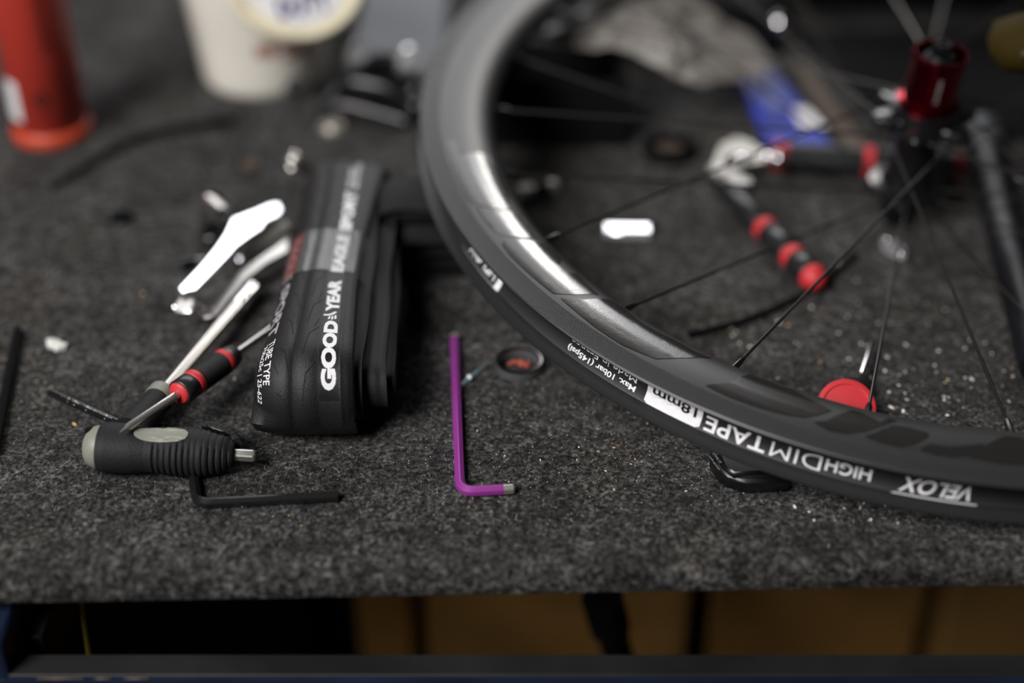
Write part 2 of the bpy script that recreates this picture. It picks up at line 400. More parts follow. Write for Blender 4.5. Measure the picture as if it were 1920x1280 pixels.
TAPE = [(.0090, .3093), (.0080, .3084), (.004, .3061), (.0, .3056), (-.004, .3061), (-.0080, .3084), (-.0090, .3093)]
def tape_r(t): return float(np.interp(t, [q[0] for q in TAPE[::-1]], [q[1] for q in TAPE[::-1]]))
rtape = G().add(*rev_w([(r, t) for t, r in TAPE])).build('rim_tape', M['tape'], wheel, label='black rim tape printed in white along the rim bed')
def tape_done(g): g.build('tape_lettering', M['white_print'], rtape, smooth=0, label='white lettering on the rim tape', fix=False)
def tape_text(s, p0, p1, t0, t1, bold=.02, shear=0.0):
    g = G(); text_map(g, s, lambda x, y: wp(p0+(p1-p0)*x+shear*(y-.5), tape_r(t0+(t1-t0)*y)+.00012, t0+(t1-t0)*y), bold, 3)
    tape_done(g)
def tape_poly(poly):
    g = G(); poly_map(g, poly, lambda p, t: wp(p*10, tape_r(t*.1)+.0001, t*.1), 4, .06)
    tape_done(g)
tape_text('VELOX', -96.9, -103.2, -.0008, -.0080, .015, -.5)
tape_poly([(-9.645, -.088), (-9.645, -.094), (-10.40, -.094), (-10.37, -.088)])
tape_text('HIGH', -105.9, -110.0, -.0012, -.0070, .01); tape_text('DIM', -110.4, -115.1, -.0010, -.0080, -.012)
tape_text('TAPE', -115.6, -121.6, -.0008, -.0082, .015)
tape_text('Max. 10bar (145psi)', -129.2, -137.8, -.0036, -.0072, .02)
tape_text('Made in France', -129.3, -137.6, .0012, -.0028, .0)
tape_poly([(-14.90, -.088), (-14.92, -.093), (-15.76, -.093), (-15.72, -.0905), (-14.99, -.0895), (-14.98, -.02), (-14.90, -.02)])
tape_text('VELOX', -150.2, -156.0, .0020, -.0074, .01, -.3)
# the 18mm box: white plate with the figures left dark
tape_poly([(-12.20, -.078), (-12.24, -.086), (-12.76, -.086), (-12.80, -.078), (-12.80, .01), (-12.20, .01)])
g = G()
text_map(g, '18mm', lambda x, y: wp(-122.6-4.8*x, tape_r(.0010-.0058*y)+.0003, .0010-.0058*y), .02, 3)
g.build('tape_figures', M['label_black'], rtape, smooth=0, label='dark 18mm figures on the white box', fix=False)
RT = sorted(TOP+[(.3165, .0127)])
def top_t(r): return float(np.interp(r, [q[0] for q in RT], [q[1] for q in RT]))
DECAL = [
[(-171.86,.3029),(-171.40,.2965),(-168.69,.2961),(-165.81,.2960),(-164.18,.2955),(-162.99,.2930),(-162.25,.2868),(-162.26,.2794),(-166.20,.2785),(-169.16,.2799),(-169.15,.2775),(-164.81,.2752),(-160.87,.2754),(-157.03,.2782),(-157.47,.2903),(-159.33,.3025),(-162.44,.3028),(-166.39,.3031)],
[(-158.34,.3002),(-157.32,.2918),(-156.55,.2798),(-156.03,.2765),(-153.49,.2767),(-150.73,.2776),(-151.22,.2821),(-152.29,.2950),(-153.27,.2993),(-155.72,.3002)],
[(-151.03,.3012),(-151.71,.2991),(-151.80,.2963),(-151.26,.2890),(-150.37,.2799),(-150.34,.2756),(-147.00,.2750),(-145.22,.2827),(-146.58,.2945),(-145.49,.2942),(-144.17,.2818),(-143.78,.2756),(-139.29,.2794),(-140.43,.2917),(-141.69,.3008),(-145.62,.3015),(-149.01,.3020)],
[(-140.76,.3003),(-139.22,.2901),(-138.07,.2755),(-136.19,.2750),(-132.90,.2787),(-133.63,.2877),(-134.77,.2961),(-133.10,.2974),(-132.33,.2958),(-131.10,.2870),(-130.18,.2780),(-128.89,.2770),(-126.27,.2780),(-124.30,.2768),(-126.08,.2879),(-128.16,.2995),(-131.77,.3027),(-135.16,.3023),(-138.14,.3011)],
[(-122.6,.3012),(-120.9,.2920),(-119.9,.2765),(-115.0,.2765),(-110.79,.2861),(-111.74,.2922),(-112.93,.2978),(-113.9,.2900),(-116.2,.2850),(-118.35,.2873),(-119.6,.2930),(-118.49,.2980),(-115.79,.2985),(-114.67,.3001),(-117.11,.3016),(-120.0,.3022)],
[(-112.02,.2991),(-111.02,.2957),(-110.2,.2890),(-109.0,.2800),(-108.0,.2800),(-109.2,.2890),(-109.6,.2950),(-109.03,.2964),(-107.47,.2910),(-106.12,.2853),(-105.2,.2790),(-104.4,.2800),(-105.88,.2885),(-107.24,.2953),(-108.90,.3007),(-110.51,.3018)],
[(-107.30,.2994),(-106.29,.2940),(-104.96,.2857),(-103.24,.2847),(-101.54,.2862),(-101.43,.2892),(-102.70,.2969),(-103.90,.3010),(-105.64,.3012)],
[(-102.43,.3003),(-101.33,.2949),(-99.70,.2950),(-97.72,.2917),(-96.39,.2892),(-96.36,.2926),(-97.88,.2990),(-99.38,.3016),(-100.97,.3019)],
[(-98.0,.3003),(-96.2,.2900),(-94.0,.2800),(-92.6,.2800),(-95.0,.2900),(-95.8,.2960),(-93.5,.2960),(-91.0,.2880),(-90.0,.2890),(-92.6,.3016),(-95.5,.3019)]]
for P in DECAL:
    g = G(); poly_map(g, [(p/40, r*10) for p, r in P], lambda p, r: wp(p*40, r*.1, top_t(r*.1)+.00025), 5, .035)
    g.build('rim_decal', M['decal'], rim, smooth=60, fix=False, label='glossy black letter on the satin rim')
# hub
def rev(prof, segs=40, wob=None): return revolve(WC, WN, prof, segs, up=WA, wob=wob)
hub = G().add(*rev([(.0005, -.0640), (.0095, -.0640), (.0100, -.0585), (.0125, -.0570), (.0130, -.0440), (.0180, -.0420), (.0235, -.0395), (.0240, -.0370), (.0235, -.0345), (.0175, -.0325), (.0150, -.0270), (.0140, -.0100), (.0140, .0060), (.0180, .0095), (.0215, .0110), (.0215, .0200), (.0205, .0225), (.0005, .0225)])).build('hub_shell', M['black_metal'], wheel)
# drive side flange with open ears
ear = [1, 1.07, 1.10, 1.07, 1, .9, .76, .70, .68, .70, .76, .9]
G().add(*revolve(WC, WN, [(.0200, .0115), (.0300, .0120), (.0320, .0140), (.0320, .0165), (.0300, .0185), (.0200, .0195)], 72, up=WA, cap=False, wob=lambda i, k: 1.0 if k in (0, 5) else ear[i % 12])).build('drive_flange', M['black_metal'], hub, label='scalloped spoke flange')
G().add(*rev([(.0205, .0225), (.0215, .0232), (.0215, .0248), (.0180, .0255)])).build('bearing_seal', M['black_metal'], hub)
fb = G().add(*rev([(.0168, .0250), (.0190, .0252), (.0192, .0280), (.0172, .0290), (.0164, .0296)], 54)).build('freehub_body', M['red_metal'], wheel, label='red anodised freehub body')
G().add(*revolve(WC, WN, [(.0162, .0290), (.0162, .0575)], 54, up=WA, cap=False, wob=lambda i, k: 1.0 if i % 6 < 4 else .968)).build('spline', M['red_metal'], fb)
def notch(i, k): return 1.0 if (i % 6 < 5 or k in (4, 5)) else .93
G().add(*revolve(WC, WN, [(.0164, .0570), (.0170, .0575), (.0172, .0600), (.0166, .0612), (.0152, .0612), (.0146, .0590), (.0144, .0300)], 54, up=WA, cap=False, wob=notch)).build('lockring_thread', M['red_metal'], fb)
G().add(*rev([(.0005, .0420), (.0145, .0420), (.0145, .0400), (.0005, .0400)])).build('bearing', M['matte_black'], fb, label='black bearing inside the freehub')
g = G()
text_map(g, 'novatec', lambda x, y: wp(-88-9*(1-y)+0, .01645, .0345+.0165*x), .0, 2)
g.build('freehub_lettering', mat('faded_white_print', (.35, .28, .29), .6), fb, smooth=0, fix=False, label='small pale lettering')
ax = G().add(*rev([(.0060, .0420), (.0060, .0530), (.0096, .0545), (.0098, .0575), (.0072, .0600), (.0040, .0600)], 32)).build('axle', M['black_metal'], wheel)
G().add(*revolve(WC, WN, [(.0058, .0600), (.0060, .0605), (.0060, .0665), (.0053, .0675), (.0030, .0675), (.0028, .0600)], 6, up=WA, cap=False)).build('axle_nut', M['black_metal'], ax)
# spokes
spoke0 = None
for k in range(24):
    phi = -92.2-15.05*k
    if k % 2 == 0:
        s = -84 if k % 4 == 0 else 84
        p1 = wp(phi+s, .0275, .0150 if k % 4 == 0 else .0168)
    else: p1 = wp(phi+8, .0225, -.0370)
    p0 = wp(phi, .2700, .0005 if k % 2 else .0015); d = (p1-p0).normalized(); L = (p1-p0).length
    sp = G().add(*tube([p0, p0+d*.02, p0+d*(L*.5), p0+d*(L-.016), p0+d*(L-.012), p1], [.00100, .00095, .00085, .00088, .00115, .00115], 8)).build('spoke', M['spoke'], wheel)
    G().add(*tube([p0-d*.004, p0+d*.008, p0+d*.0085, p0+d*.0105], [.0019, .0019, .0016, .0013], 8)).build('nipple', M['black_metal'], sp)
    if k % 2 == 0: G().add(*tube([p1-d*.001, p1+d*.0045], .0019, 8)).build('spoke_head', M['black_metal'], sp)

# ------------------------------------------------------------------ folded tyre
TX, TY = -.0975, .5790
LEN, HH = .2500, .0530
tyre = thing('folded_tyre', 'folded black road tyre with white sidewall lettering, lying left of the purple key', 'tyre', (TX, .68, 0))
def stadium(u, L, H, z0, y0):
    """u=0 where the near fold meets the top run; returns y, z, ny, nz"""
    R = H/2; F = L-H; per = 2*F+2*math.pi*R; u = u % per
    if u < F: return y0+R+u, z0+H, 0, 1
    u -= F
    if u < math.pi*R:
        a = math.pi/2-u/R; return y0+R+F+R*math.cos(a), z0+R+R*math.sin(a), math.cos(a), math.sin(a)
    u -= math.pi*R
    if u < F: return y0+R+F-u, z0, 0, -1
    u -= F; a = -math.pi/2-u/R
    return y0+R+R*math.cos(a), z0+R+R*math.sin(a), math.cos(a), math.sin(a)
# cross-section of the outer wrap: x (from the lettering band's middle) and outward offset, mm
PRO = [(-41.8, -27), (-41.6, -20), (-40.6, -14.5), (-38.0, -9.6), (-34.0, -5.6), (-30.0, -2.7), (-27.0, -1.2), (-23.5, -.3), (-20.0, .1), (-19.4, -.5), (-18.4, -.5), (-17.8, .3), (-12.0, .9), (-7.0, .5), (-5.8, -.2), (-4.6, -.2), (4.6, -.9), (5.4, -.4), (6.6, -.6), (7.4, -1.4), (9.0, -1.2), (10.0, -2.2), (11.6, -2.6), (12.8, -4.5), (12.6, -6.0)]
_c = [0.0]
for i in range(1, len(PRO)): _c.append(_c[-1]+math.hypot(PRO[i][0]-PRO[i-1][0], PRO[i][1]-PRO[i-1][1]))
def pro(s):
    return float(np.interp(s, _c, [q[0] for q in PRO])), float(np.interp(s, _c, [q[1] for q in PRO]))
def s_of_x(x): return float(np.interp(x, [q[0] for q in PRO[:-1]], _c[:-1]))
def ty_pt(u, s, off=0.0):
    x, d = pro(s); y, z, ny, nz = stadium(u, LEN, HH, .0012, TY)
    along = y-TY
    k = float(np.interp(along, [0, .03, .08, .17, .25], [1.0, .93, .80, .80, .86]))
    cx = TX+float(np.interp(along, [0, .03, .08, .25], [.0048, .0035, .0005, -.0015]))
    dd = (d/1000+off)*(1 if nz > -.2 else .15)
    x0, d0 = pro(s-.3); x1, d1 = pro(s+.3); L = math.hypot(x1-x0, d1-d0) or 1
    nx, nd = -(d1-d0)/L, (x1-x0)/L
    kr = float(np.interp(along, [0, .05, .14, .19, .25], [1.0, 1.0, .95, 1.35, 2.0]))
    X = cx+(x*k/1000 if x < 0 else x*(kr if x > 5.2 else 1)/1000+(0 if x <= 5.2 else -5.2*(kr-1)/1000))+nx*off
    dd = (d/1000+nd*off)*(1 if nz > -.2 else .15)
    dip = .0012*math.sin(along*26)*(1 if nz > .5 else 0)
    return V(X, y+ny*dd, max(z+nz*dd+dip, .0006))
PER = 2*(LEN-HH)+math.pi*HH
def strip(point, ns, nu, thick):
    v = []; f = []
    for i in range(nu):
        u = PER*i/nu
        for s in ns: v.append(point(u, s, 0))
        for s in ns[::-1]: v.append(point(u, s, -thick))
    n = 2*len(ns)
    for i in range(nu):
        j = (i+1) % nu
        for k in range(n): f.append((i*n+k, j*n+k, j*n+(k+1) % n, i*n+(k+1) % n))
    return v, f
casing = G().add(*strip(ty_pt, _c, 132, .0016)).build('casing', M['rubber'], tyre, smooth=55)
# inner wraps, each set a little further to the right
def inner(j, xl, xr, ins, L, bead):
    H = HH-2*ins; y0 = TY+ins*1.05+.001
    sec = [(xl, -4), (xl+6, -1), (xr-9, -.4), (xr-6.5, .5), (xr-4.5, -.6), (xr-2.4, -.9), (xr-1.0, bead*.5-1), (xr, bead-1.2), (xr-.3, -4.5)]
    rnd = random.Random(j)
    ph = rnd.uniform(0, 6)
    def pt(u, s, off):
        x, d = sec[int(s)]; y, z, ny, nz = stadium(u*(2*(L-H)+math.pi*H)/PER, L, H, ins+.0008, y0); al = y-TY
        wx = .0007*math.sin(al*30+ph)+.0004*math.sin(al*80+ph*2)
        k = float(np.interp(al, [0, .03, .08, .25], [1.0, .97, .97, .80]))
        dd = (d/1000+off)*(1 if nz > -.3 else .2)
        return V(TX+x/1000*k+wx+float(np.interp(al, [0, .08], [.002, 0])), y+ny*dd, max(.0007, z+nz*dd))
    v = []; f = []; nu = 96
    for i in range(nu):
        for s in range(len(sec)): v.append(pt(PER*i/nu, s, 0))
        for s in range(len(sec)-1, -1, -1): v.append(pt(PER*i/nu, s, -.0020))
    n = 2*len(sec)
    for i in range(nu):
        q = (i+1) % nu
        for k in range(n): f.append((i*n+k, q*n+k, q*n+(k+1) % n, i*n+(k+1) % n))
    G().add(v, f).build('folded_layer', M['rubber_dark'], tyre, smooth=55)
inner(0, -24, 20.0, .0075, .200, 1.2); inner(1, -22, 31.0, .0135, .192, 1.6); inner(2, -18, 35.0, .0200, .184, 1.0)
# band of black under the lettering, then the lettering
g = G(); sA, sB = s_of_x(-4.8), s_of_x(5.0)
def band(x, y): return ty_pt(-.034+.235*x, sA+(sB-sA)*y, .00012)
v = [band(i/90, k/3) for i in range(91) for k in range(4)]; f = [(i*4+k, i*4+k+1, i*4+k+5, i*4+k+4) for i in range(90) for k in range(3)]
g.add(v, f); lb = g.build('label_band', M['label_black'], casing, fix=False)
g = G(); s0, s1 = s_of_x(4.0), s_of_x(-3.8)          # letters stand with their tops to the left
def lett(u0, u1, a=0.0, b=1.0, off=.00028): return lambda x, y: ty_pt(u0+(u1-u0)*x, s0+(s1-s0)*(a+(b-a)*y), off)
text_map(g, 'GOOD', lett(-.0285, .0190), .06, 3)
text_map(g, 'YEAR', lett(.0275, .0600), .055, 3)
for poly in ([(.45, 1.0), (.62, .92), (.60, .72), (.78, .45), (.98, .30), (.92, .16), (.62, .36), (.44, .66)], [(.05, .70), (.40, .60), (.42, .50), (.10, .56)], [(.02, .48), (.42, .44), (.48, .36), (.08, .36)], [(.08, .28), (.52, .30), (.60, .20), (.16, .18)]):
    poly_map(g, poly, lett(.0197, .0280, -.05, 1.15), 3, .2)
text_map(g, 'EAGLE', lett(.0690, .1120), .055, 3); text_map(g, 'SPORT', lett(.1175, .1660, .0, 1.0), .055, 3)
text_map(g, 'STEEL BEAD', lett(.171, .196, .55, .95), .01, 2); text_map(g, 'MADE FOR ROAD', lett(.171, .206, .05, .42), .01, 2)
g.build('sidewall_lettering', M['white_print'], casing, smooth=0, fix=False, label='white lettering along the upper sidewall')
g = G()
def sw(u0, u1, sa, sb): return lambda x, y: ty_pt(u0+(u1-u0)*x, sa+(sb-sa)*y, .00025)
text_map(g, 'TUBE TYPE', sw(.0060, -.0260, s_of_x(-34.2), s_of_x(-30.4)), .01, 3)
text_map(g, '700x25c | 25-622', sw(.0060, -.0400, s_of_x(-38.2), s_of_x(-35.0)), .01, 3)
g.build('size_lettering', M['white_print'], casing, smooth=0, fix=False, label='white size lettering on the left sidewall')
g = G(); text_map(g, 'EAGLE SPORT', sw(.115, .0120, s_of_x(-37.2), s_of_x(-31.0)), .03, 3)
g.build('side_lettering', mat('grey_print', (.30, .30, .31), .6), casing, smooth=0, fix=False, label='grey lettering on the left sidewall')
# tread cuts: black zigzag ribbons laid on the rubber, groove shade painted
g = G()
def shade_ribbon(pts, w=.0005):
    for (u0, x0), (u1, x1) in zip(pts, pts[1:]):
        n = 5; q = []
        dx, du = (x1-x0)/1000, u1-u0; L = math.hypot(dx, du); ox, ou = -du/L*w*1000/2, dx/L*w/2
        for i in range(n+1):
            t = i/n; uu, xx = u0+du*t, x0+(x1-x0)*t
            q += [ty_pt(uu+ou, s_of_x(xx+ox), .00010), ty_pt(uu-ou, s_of_x(xx-ox), .00010)]
        g.add(q, [(2*i, 2*i+1, 2*i+3, 2*i+2) for i in range(n)])
for i in range(-3, 9):
    u = .026*i
    shade_ribbon([(u+.012, -6.5), (u+.006, -11.5), (u-.010, -13.5)]); shade_ribbon([(u-.004, -26.5), (u-.008, -23), (u-.020, -20.5)])
    shade_ribbon([(u+.020, -7.0), (u+.012, -9.0)], .0004); shade_ribbon([(u+.012, -29), (u+.006, -26)], .0004)
shade_ribbon([(-.06+.0125*i, -18.9) for i in range(23)], .0007)
g.build('tread_cut_shade', M['groove_shade'], casing, smooth=0, fix=False)
# clear tape round the bundle
g = G(); U0, U1 = .0690, .1165; path = []
for s in [_c[i] for i in range(len(_c)-3)]: path.append(('s', s))
v = []; f = []; nu = 10
ends = [(.0255, .034), (.0345, .020), (.0360, .004)]
m = len(path)+len(ends)
for i in range(nu+1):
    u = U0+(U1-U0)*i/nu
    for _, s in path:
        v.append(ty_pt(u, s, .0008))
    for (x, z) in ends: v.append(V(TX+x, TY+HH/2+u-.004, z+.001*math.sin(i*.9)))
for i in range(nu):
    for k in range(m-1): f.append((i*m+k, i*m+k+1, (i+1)*m+k+1, (i+1)*m+k))
band_o = g.add(v, f).build('tape_band', M['film'], tyre, smooth=70, fix=False, label='clear tape band holding the fold')
g = G(); sa, sb = s_of_x(-37), s_of_x(-28.5)
v = [ty_pt(U0+(U1-U0)*i/8, sa+(sb-sa)*k/5, .0010) for i in range(9) for k in range(6)]
g.add(v, [(i*6+k, i*6+k+1, i*6+k+7, i*6+k+6) for i in range(8) for k in range(5)]).build('red_print', M['film_red'], band_o, fix=False, label='red printed stripe on the tape')

# ------------------------------------------------------------------ P-handle hex wrench
wr = thing('hex_wrench', 'ribbed black rubber hex wrench with grey end cap and chrome shaft, front left', 'wrench', at(300, 840))
A0, A1 = at(190, 838, .0135), at(440, 852, .0105); ax_d = (A1-A0).normalized(); GL = (A1-A0).length
gx = V(0, 0, 1); gx = (gx-ax_d*gx.dot(ax_d)).normalized(); gy = gx.cross(ax_d)        # gy points away from the camera
def g_rad(s):
    base = float(np.interp(s, [0, .06, .25, .36, .60, .80, .92, 1.0], [.0122, .0128, .0122, .0112, .0124, .0118, .0096, .0058]))
    return base
def grip_pt(s, a, off=0.0):
    r = g_rad(s); rib = 0
    if .38 < s < .97:
        ph = ((s-.38)/.59*13) % 1.0; rib = .0014*(1-abs(2*ph-1)**5)-.0014
    up = math.cos(a)
    rr = r+rib*(1 if up < .80 else .35)+off
    return A0+ax_d*(s*GL)+gx*(math.cos(a)*rr*(1.0 if up > 0 else 1.0))+gy*(math.sin(a)*rr*1.08)
g = G(); NS, NA = 150, 36
v = [grip_pt(i/NS, 2*math.pi*k/NA) for i in range(NS+1) for k in range(NA)]
f = [(i*NA+k, i*NA+(k+1) % NA, (i+1)*NA+(k+1) % NA, (i+1)*NA+k) for i in range(NS) for k in range(NA)]+[tuple(range(NA)), tuple(NS*NA+k for k in range(NA))]
grip = g.add(v, f).build('grip', M['grip'], wr, smooth=75)
def patch(poly, fn, m, name, parent, label=None, maxlen=.06):
    gg = G(); poly_map(gg, poly, fn, 4, maxlen); return gg.build(name, m, parent, smooth=70, fix=False, label=label)
oval = []
for i in range(28):
    a = 2*math.pi*i/28; c, s_ = math.cos(a), math.sin(a); oval.append((.47+.20*math.copysign(abs(c)**.8, c), .12+.40*math.copysign(abs(s_)**.8, s_)))
patch(oval, lambda s, a: grip_pt(s, -a, .0006), M['grey_plastic'], 'window', grip, 'grey oval inset')
patch([(x*.5+.60, (y-.12)*.45+.62) for x, y in oval], lambda s, a: grip_pt(s, a, .0012), M['matte_black'], 'slot_shade_patch', grip, 'dark patch painted as the shade of a slot in the grip')  # flat black patch: slot shade painted on, the grip has no opening
patch([(x*.26+.735, (y-.12)*.22+.50) for x, y in oval], lambda s, a: grip_pt(s, a, .0016), M['grey_plastic'], 'slot_lining', grip)
# far rim of the hanging loop
lp = spline([grip_pt(.66, math.pi*.42, .0005), grip_pt(.76, math.pi*.42, .0035), grip_pt(.88, math.pi*.42, .0045), grip_pt(.97, math.pi*.42, .0020), grip_pt(1.0, math.pi*.30, -.0005)], 12)
G().add(*tube(lp, [.0030+.0005*abs(math.sin(i*.8)) for i in range(len(lp))], 10)).build('loop', M['grip'], grip)
cap_c = A0-ax_d*.0005
G().add(*revolve(cap_c, -ax_d, [(.0112, -.004), (.0114, 0), (.0108, .003), (.0088, .006), (.0055, .0078), (.0003, .0084)], 28)).build('end_cap', M['grey_plastic'], wr, label='grey rounded end cap')
G().add(*lump(cap_c-ax_d*.0050+gx*.0082+gy*.002, .0028, 1, .08, 2, (1, 1, .8))).build('hole_shade', M['matte_black'], wr)  # solid black lump painted as the dark inside the cap's hole
N0, N1 = at(246, 812, .0125), at(297, 748, .0125); nd = (N1-N0).normalized()
G().add(*tube([N0, N0+(N1-N0)*.3, N0+(N1-N0)*.7, N1], [.0100, .0092, .0080, .0076], 22)).build('neck', M['grip'], wr)
S1 = at(476, 537, .0100)
G().add(*tube([N1-nd*.001, N1+nd*.006, N1+nd*.0065], [.0080, .0078, .0060], 22)).build('neck_ring', M['grey_plastic'], wr, label='grey ring at the foot of the shaft')
sd = (S1-N1).normalized()
sh = G().add(*tube([N1, N1+(S1-N1)*.80], .0042, sect=HEX)).build('shaft', M['steel'], wr, smooth=25)
G().add(*tube([N1+(S1-N1)*.80, S1-sd*.001, S1], [.0042, .0042, .0034], sect=HEX)).build('shaft_tip', M['chrome'], sh, smooth=25, label='bright polished tip')
T0 = grip_pt(1.0, 0)*.5+grip_pt(1.0, math.pi)*.5
G().add(*tube([T0-ax_d*.004, T0+ax_d*.0095, T0+ax_d*.0105], [.0033, .0033, .0028], sect=HEX)).build('hex_tip', M['satin_silver'], wr, smooth=25, label='short bright hex tip')

# ------------------------------------------------------------------ hex keys
def key(name, label, pts, r, m, fil, tips=(), tm=None):
    t = thing(name, label, 'hex key', pts[len(pts)//2]); P = fillet(pts, fil, 9) if len(pts) > 2 else [Vector(p) for p in pts]
    b = G().add(*tube(P, r, sect=HEX, up=(0, 0, 1))).build('shank', m, t, smooth=25)
    for (p, d, L) in tips:
        G().add(*tube([p-d*.0004, p+d*(L-.0006), p+d*L], [r*.96, r*.96, r*.80], sect=HEX, up=(0, 0, 1))).build('bare_tip', tm or M['satin_silver'], t, smooth=25, label='bare steel tip')
    return t, b
r = .0028
p0, p1, p2 = at(852, 636, r), at(863, 922, r), at(944, 917, r)
key('hex_key', 'purple L-shaped hex key lying right of the folded tyre', [p0, p1, p2], r, M['purple'], .0085, [(p2, (p2-p1).normalized(), .0055), (p0, (p0-p1).normalized(), .004)])
r = .0028
p0, p1, p2 = at(362, 868, r), at(368, 944, r), at(634, 930, r)
key('hex_key', 'black L-shaped hex key poking out from under the ribbed wrench', [p0, p1, p2], r, M['black_oxide'], .008)
r = .0024
p0, p1 = at(94, 735, .0045), at(292, 824, .0026)
t, b = key('hex_key', 'straight black hex key with tiny white markings, running under the wrench', [p0, p1], r, M['black_oxide'], .01)
g = G(); d = (p1-p0).normalized(); sx = d.cross(V(0, 0, 1)).normalized(); nrm = sx.cross(d).normalized(); nn = (nrm*.80+sx*.60).normalized(); tt = d.cross(nn).normalized(); rr = random.Random(5)
L = (p1-p0).length
for i in range(22):
    s = L*.13+i*L*.0225; h = rr.choice([.0009, .0012, .0006]); w = rr.choice([.00022, .0004])
    c = p0+d*s+nn*(r*.90)
    g.add([c-tt*h-d*w, c-tt*h+d*w, c+tt*h+d*w, c+tt*h-d*w], [(0, 1, 2, 3)])
g.build('size_marks', M['white_print'], b, smooth=0, fix=False, label='tiny white markings')
r = .0026
key('hex_key', 'long black rod lying at the left edge of the bench', [at(33, 618, r), at(-12, 850, r)], r, M['matte_black'], .01)
key('hex_key', 'thin black rod lying under the wheel below the red banded grip', [at(1292, 628, .0022), at(1405, 600, .0022), at(1525, 543, .0022), at(1605, 478, .0022)], .0022, M['matte_black'], .02)

# ------------------------------------------------------------------ awl
a0, a1, a2, a3 = at(224, 811, .0290), at(336, 737, .0245), at(440, 664, .0200), at(515, 612, .0175)
aw = thing('awl', 'pointed awl with black and red banded handle resting on the ribbed wrench', 'awl', at(385, 715))
d = (a2-a1).normalized(); HL = (a2-a1).length; HR = .0072
G().add(*tube([a0, a0+(a1-a0)*.10, a0+(a1-a0)*.14, a0+(a1-a0)*1.02], [.0002, .0012, .0021, .0024], 14)).build('blade', M['satin_silver'], aw, smooth=30, label='pointed chrome blade')
def seg(s0, s1, r0, r1, m, name, label=None, ribs=0):
    if ribs:
        P = []; R = []
        for i in range(ribs*4+1): P.append(a1+d*(HL*(s0+(s1-s0)*i/(ribs*4)))); R.append(r0+(.0 if i % 4 < 2 else -.00045))
    else: P = [a1+d*HL*s0, a1+d*(HL*s0+.0006), a1+d*(HL*s1-.0006), a1+d*HL*s1]; R = [r0-.0006, r0, r1, r1-.0006]
    return G().add(*tube(P, R, 28)).build(name, m, aw, smooth=50, label=label)
seg(-.03, .01, HR*.80, HR*.86, M['red_rubber'], 'red_collar', 'red front collar')
seg(.0, .20, HR, HR, M['black_plastic'], 'front_grip')
seg(.20, .31, HR*1.0, HR*1.0, M['red_rubber'], 'red_band', 'red band')
seg(.31, .74, HR, HR, M['grip'], 'ribbed_grip', None, 15)
seg(.74, .84, HR*1.0, HR*1.0, M['red_rubber'], 'red_band', 'red band')
seg(.84, 1.0, HR*.98, HR*.80, M['black_plastic'], 'rear_grip')
G().add(*tube([a1+d*HL, a3], [.0020, .0020], 14)).build('rear_rod', M['steel'], aw)

# ------------------------------------------------------------------ front derailleur
fd = thing('front_derailleur', 'chrome front derailleur with bright cage plate, left of the folded tyre', 'derailleur', at(440, 500))
def plate(pix, z0, z1, th, m, name, bw=.0008, label=None):
    """plate whose outline runs from height z0 at its left end to z1 at its right end"""
    xs_ = [p[0] for p in pix]; lo, hi = min(xs_), max(xs_)
    P = [at(x, y, z0+(z1-z0)*(x-lo)/(hi-lo)) for x, y in pix]; n = len(P)
    v = P+[p-V(0, 0, th) for p in P]
    f = [tuple(range(n)), tuple(range(n, 2*n))[::-1]]+[(i, (i+1) % n, n+(i+1) % n, n+i) for i in range(n)]
    v, f = bev(v, f, bw)
    return G().add(v, f).build(name, m, fd, smooth=35, label=label)
plate([(522, 380), (528, 392), (522, 402), (496, 414), (490, 426), (466, 442), (442, 460), (428, 477), (396, 511), (367, 542), (341, 547), (336, 540), (377, 498), (405, 465), (424, 438), (437, 410), (478, 395), (505, 383)], .024, .0245, .0018, M['chrome'], 'outer_cage_plate', .0002, 'bright chrome outer plate')
plate([(343, 546), (366, 548), (362, 572), (358, 584), (328, 584), (326, 576)], .020, .021, .0022, M['steel'], 'cage_tail', .0006)
for q in ((330, 577), (356, 571)):
    p = at(*q, .0150); G().add(*ball(p, .0032)).build('rivet', M['chrome'], fd)
plate([(540, 446), (540, 470), (500, 492), (462, 522), (430, 560), (408, 590), (380, 596), (372, 586), (392, 572), (420, 536), (452, 506), (490, 480)], .010, .018, .0016, M['steel'], 'inner_cage_plate', .0005)
for q in ((372, 580), (398, 588)):
    p = at(*q, .0085); G().add(*ball(p, .0030)).build('rivet', M['chrome'], fd)
G().add(*tube([at(345, 560, .012), at(385, 585, .008)], .0022, 12)).build('tail_pin', M['steel'], fd)
# link arm and bolts
G().add(*tube([at(392, 384, .022), at(420, 408, .022)], [.0075, .0070], 20)).build('pivot_body', M['steel'], fd)
bo = at(405, 374, .026); G().add(*revolve(bo, (-.15, -.5, 1), [(.0052, -.005), (.0052, .002), (.0044, .003), (.0003, .0034)], 20)).build('pivot_bolt', M['chrome'], fd)
bo = at(417, 402, .026); G().add(*revolve(bo, (-.1, -.6, 1), [(.0042, -.005), (.0042, .002), (.0034, .003), (.0003, .0034)], 20)).build('pivot_bolt', M['chrome'], fd)
G().add(*tube([at(400, 400, .006), at(395, 390, .020)], [.0085, .0075], 20)).build('clamp_post', M['black_metal'], fd)
G().add(*box(at(402, 440, .004), .016, .018, .0075, .3, .0015)).build('clamp_base', M['black_metal'], fd)
G().add(*tube([at(450, 482, .009), at(540, 425, .016)], [.0035, .0042], 16)).build('link_arm', M['satin_silver'], fd)
bo = at(444, 488, .010); G().add(*revolve(bo, (-.1, -.5, 1), [(.0048, -.008), (.0048, .002), (.004, .003), (.0003, .0032)], 20)).build('limit_screw', M['chrome'], fd)
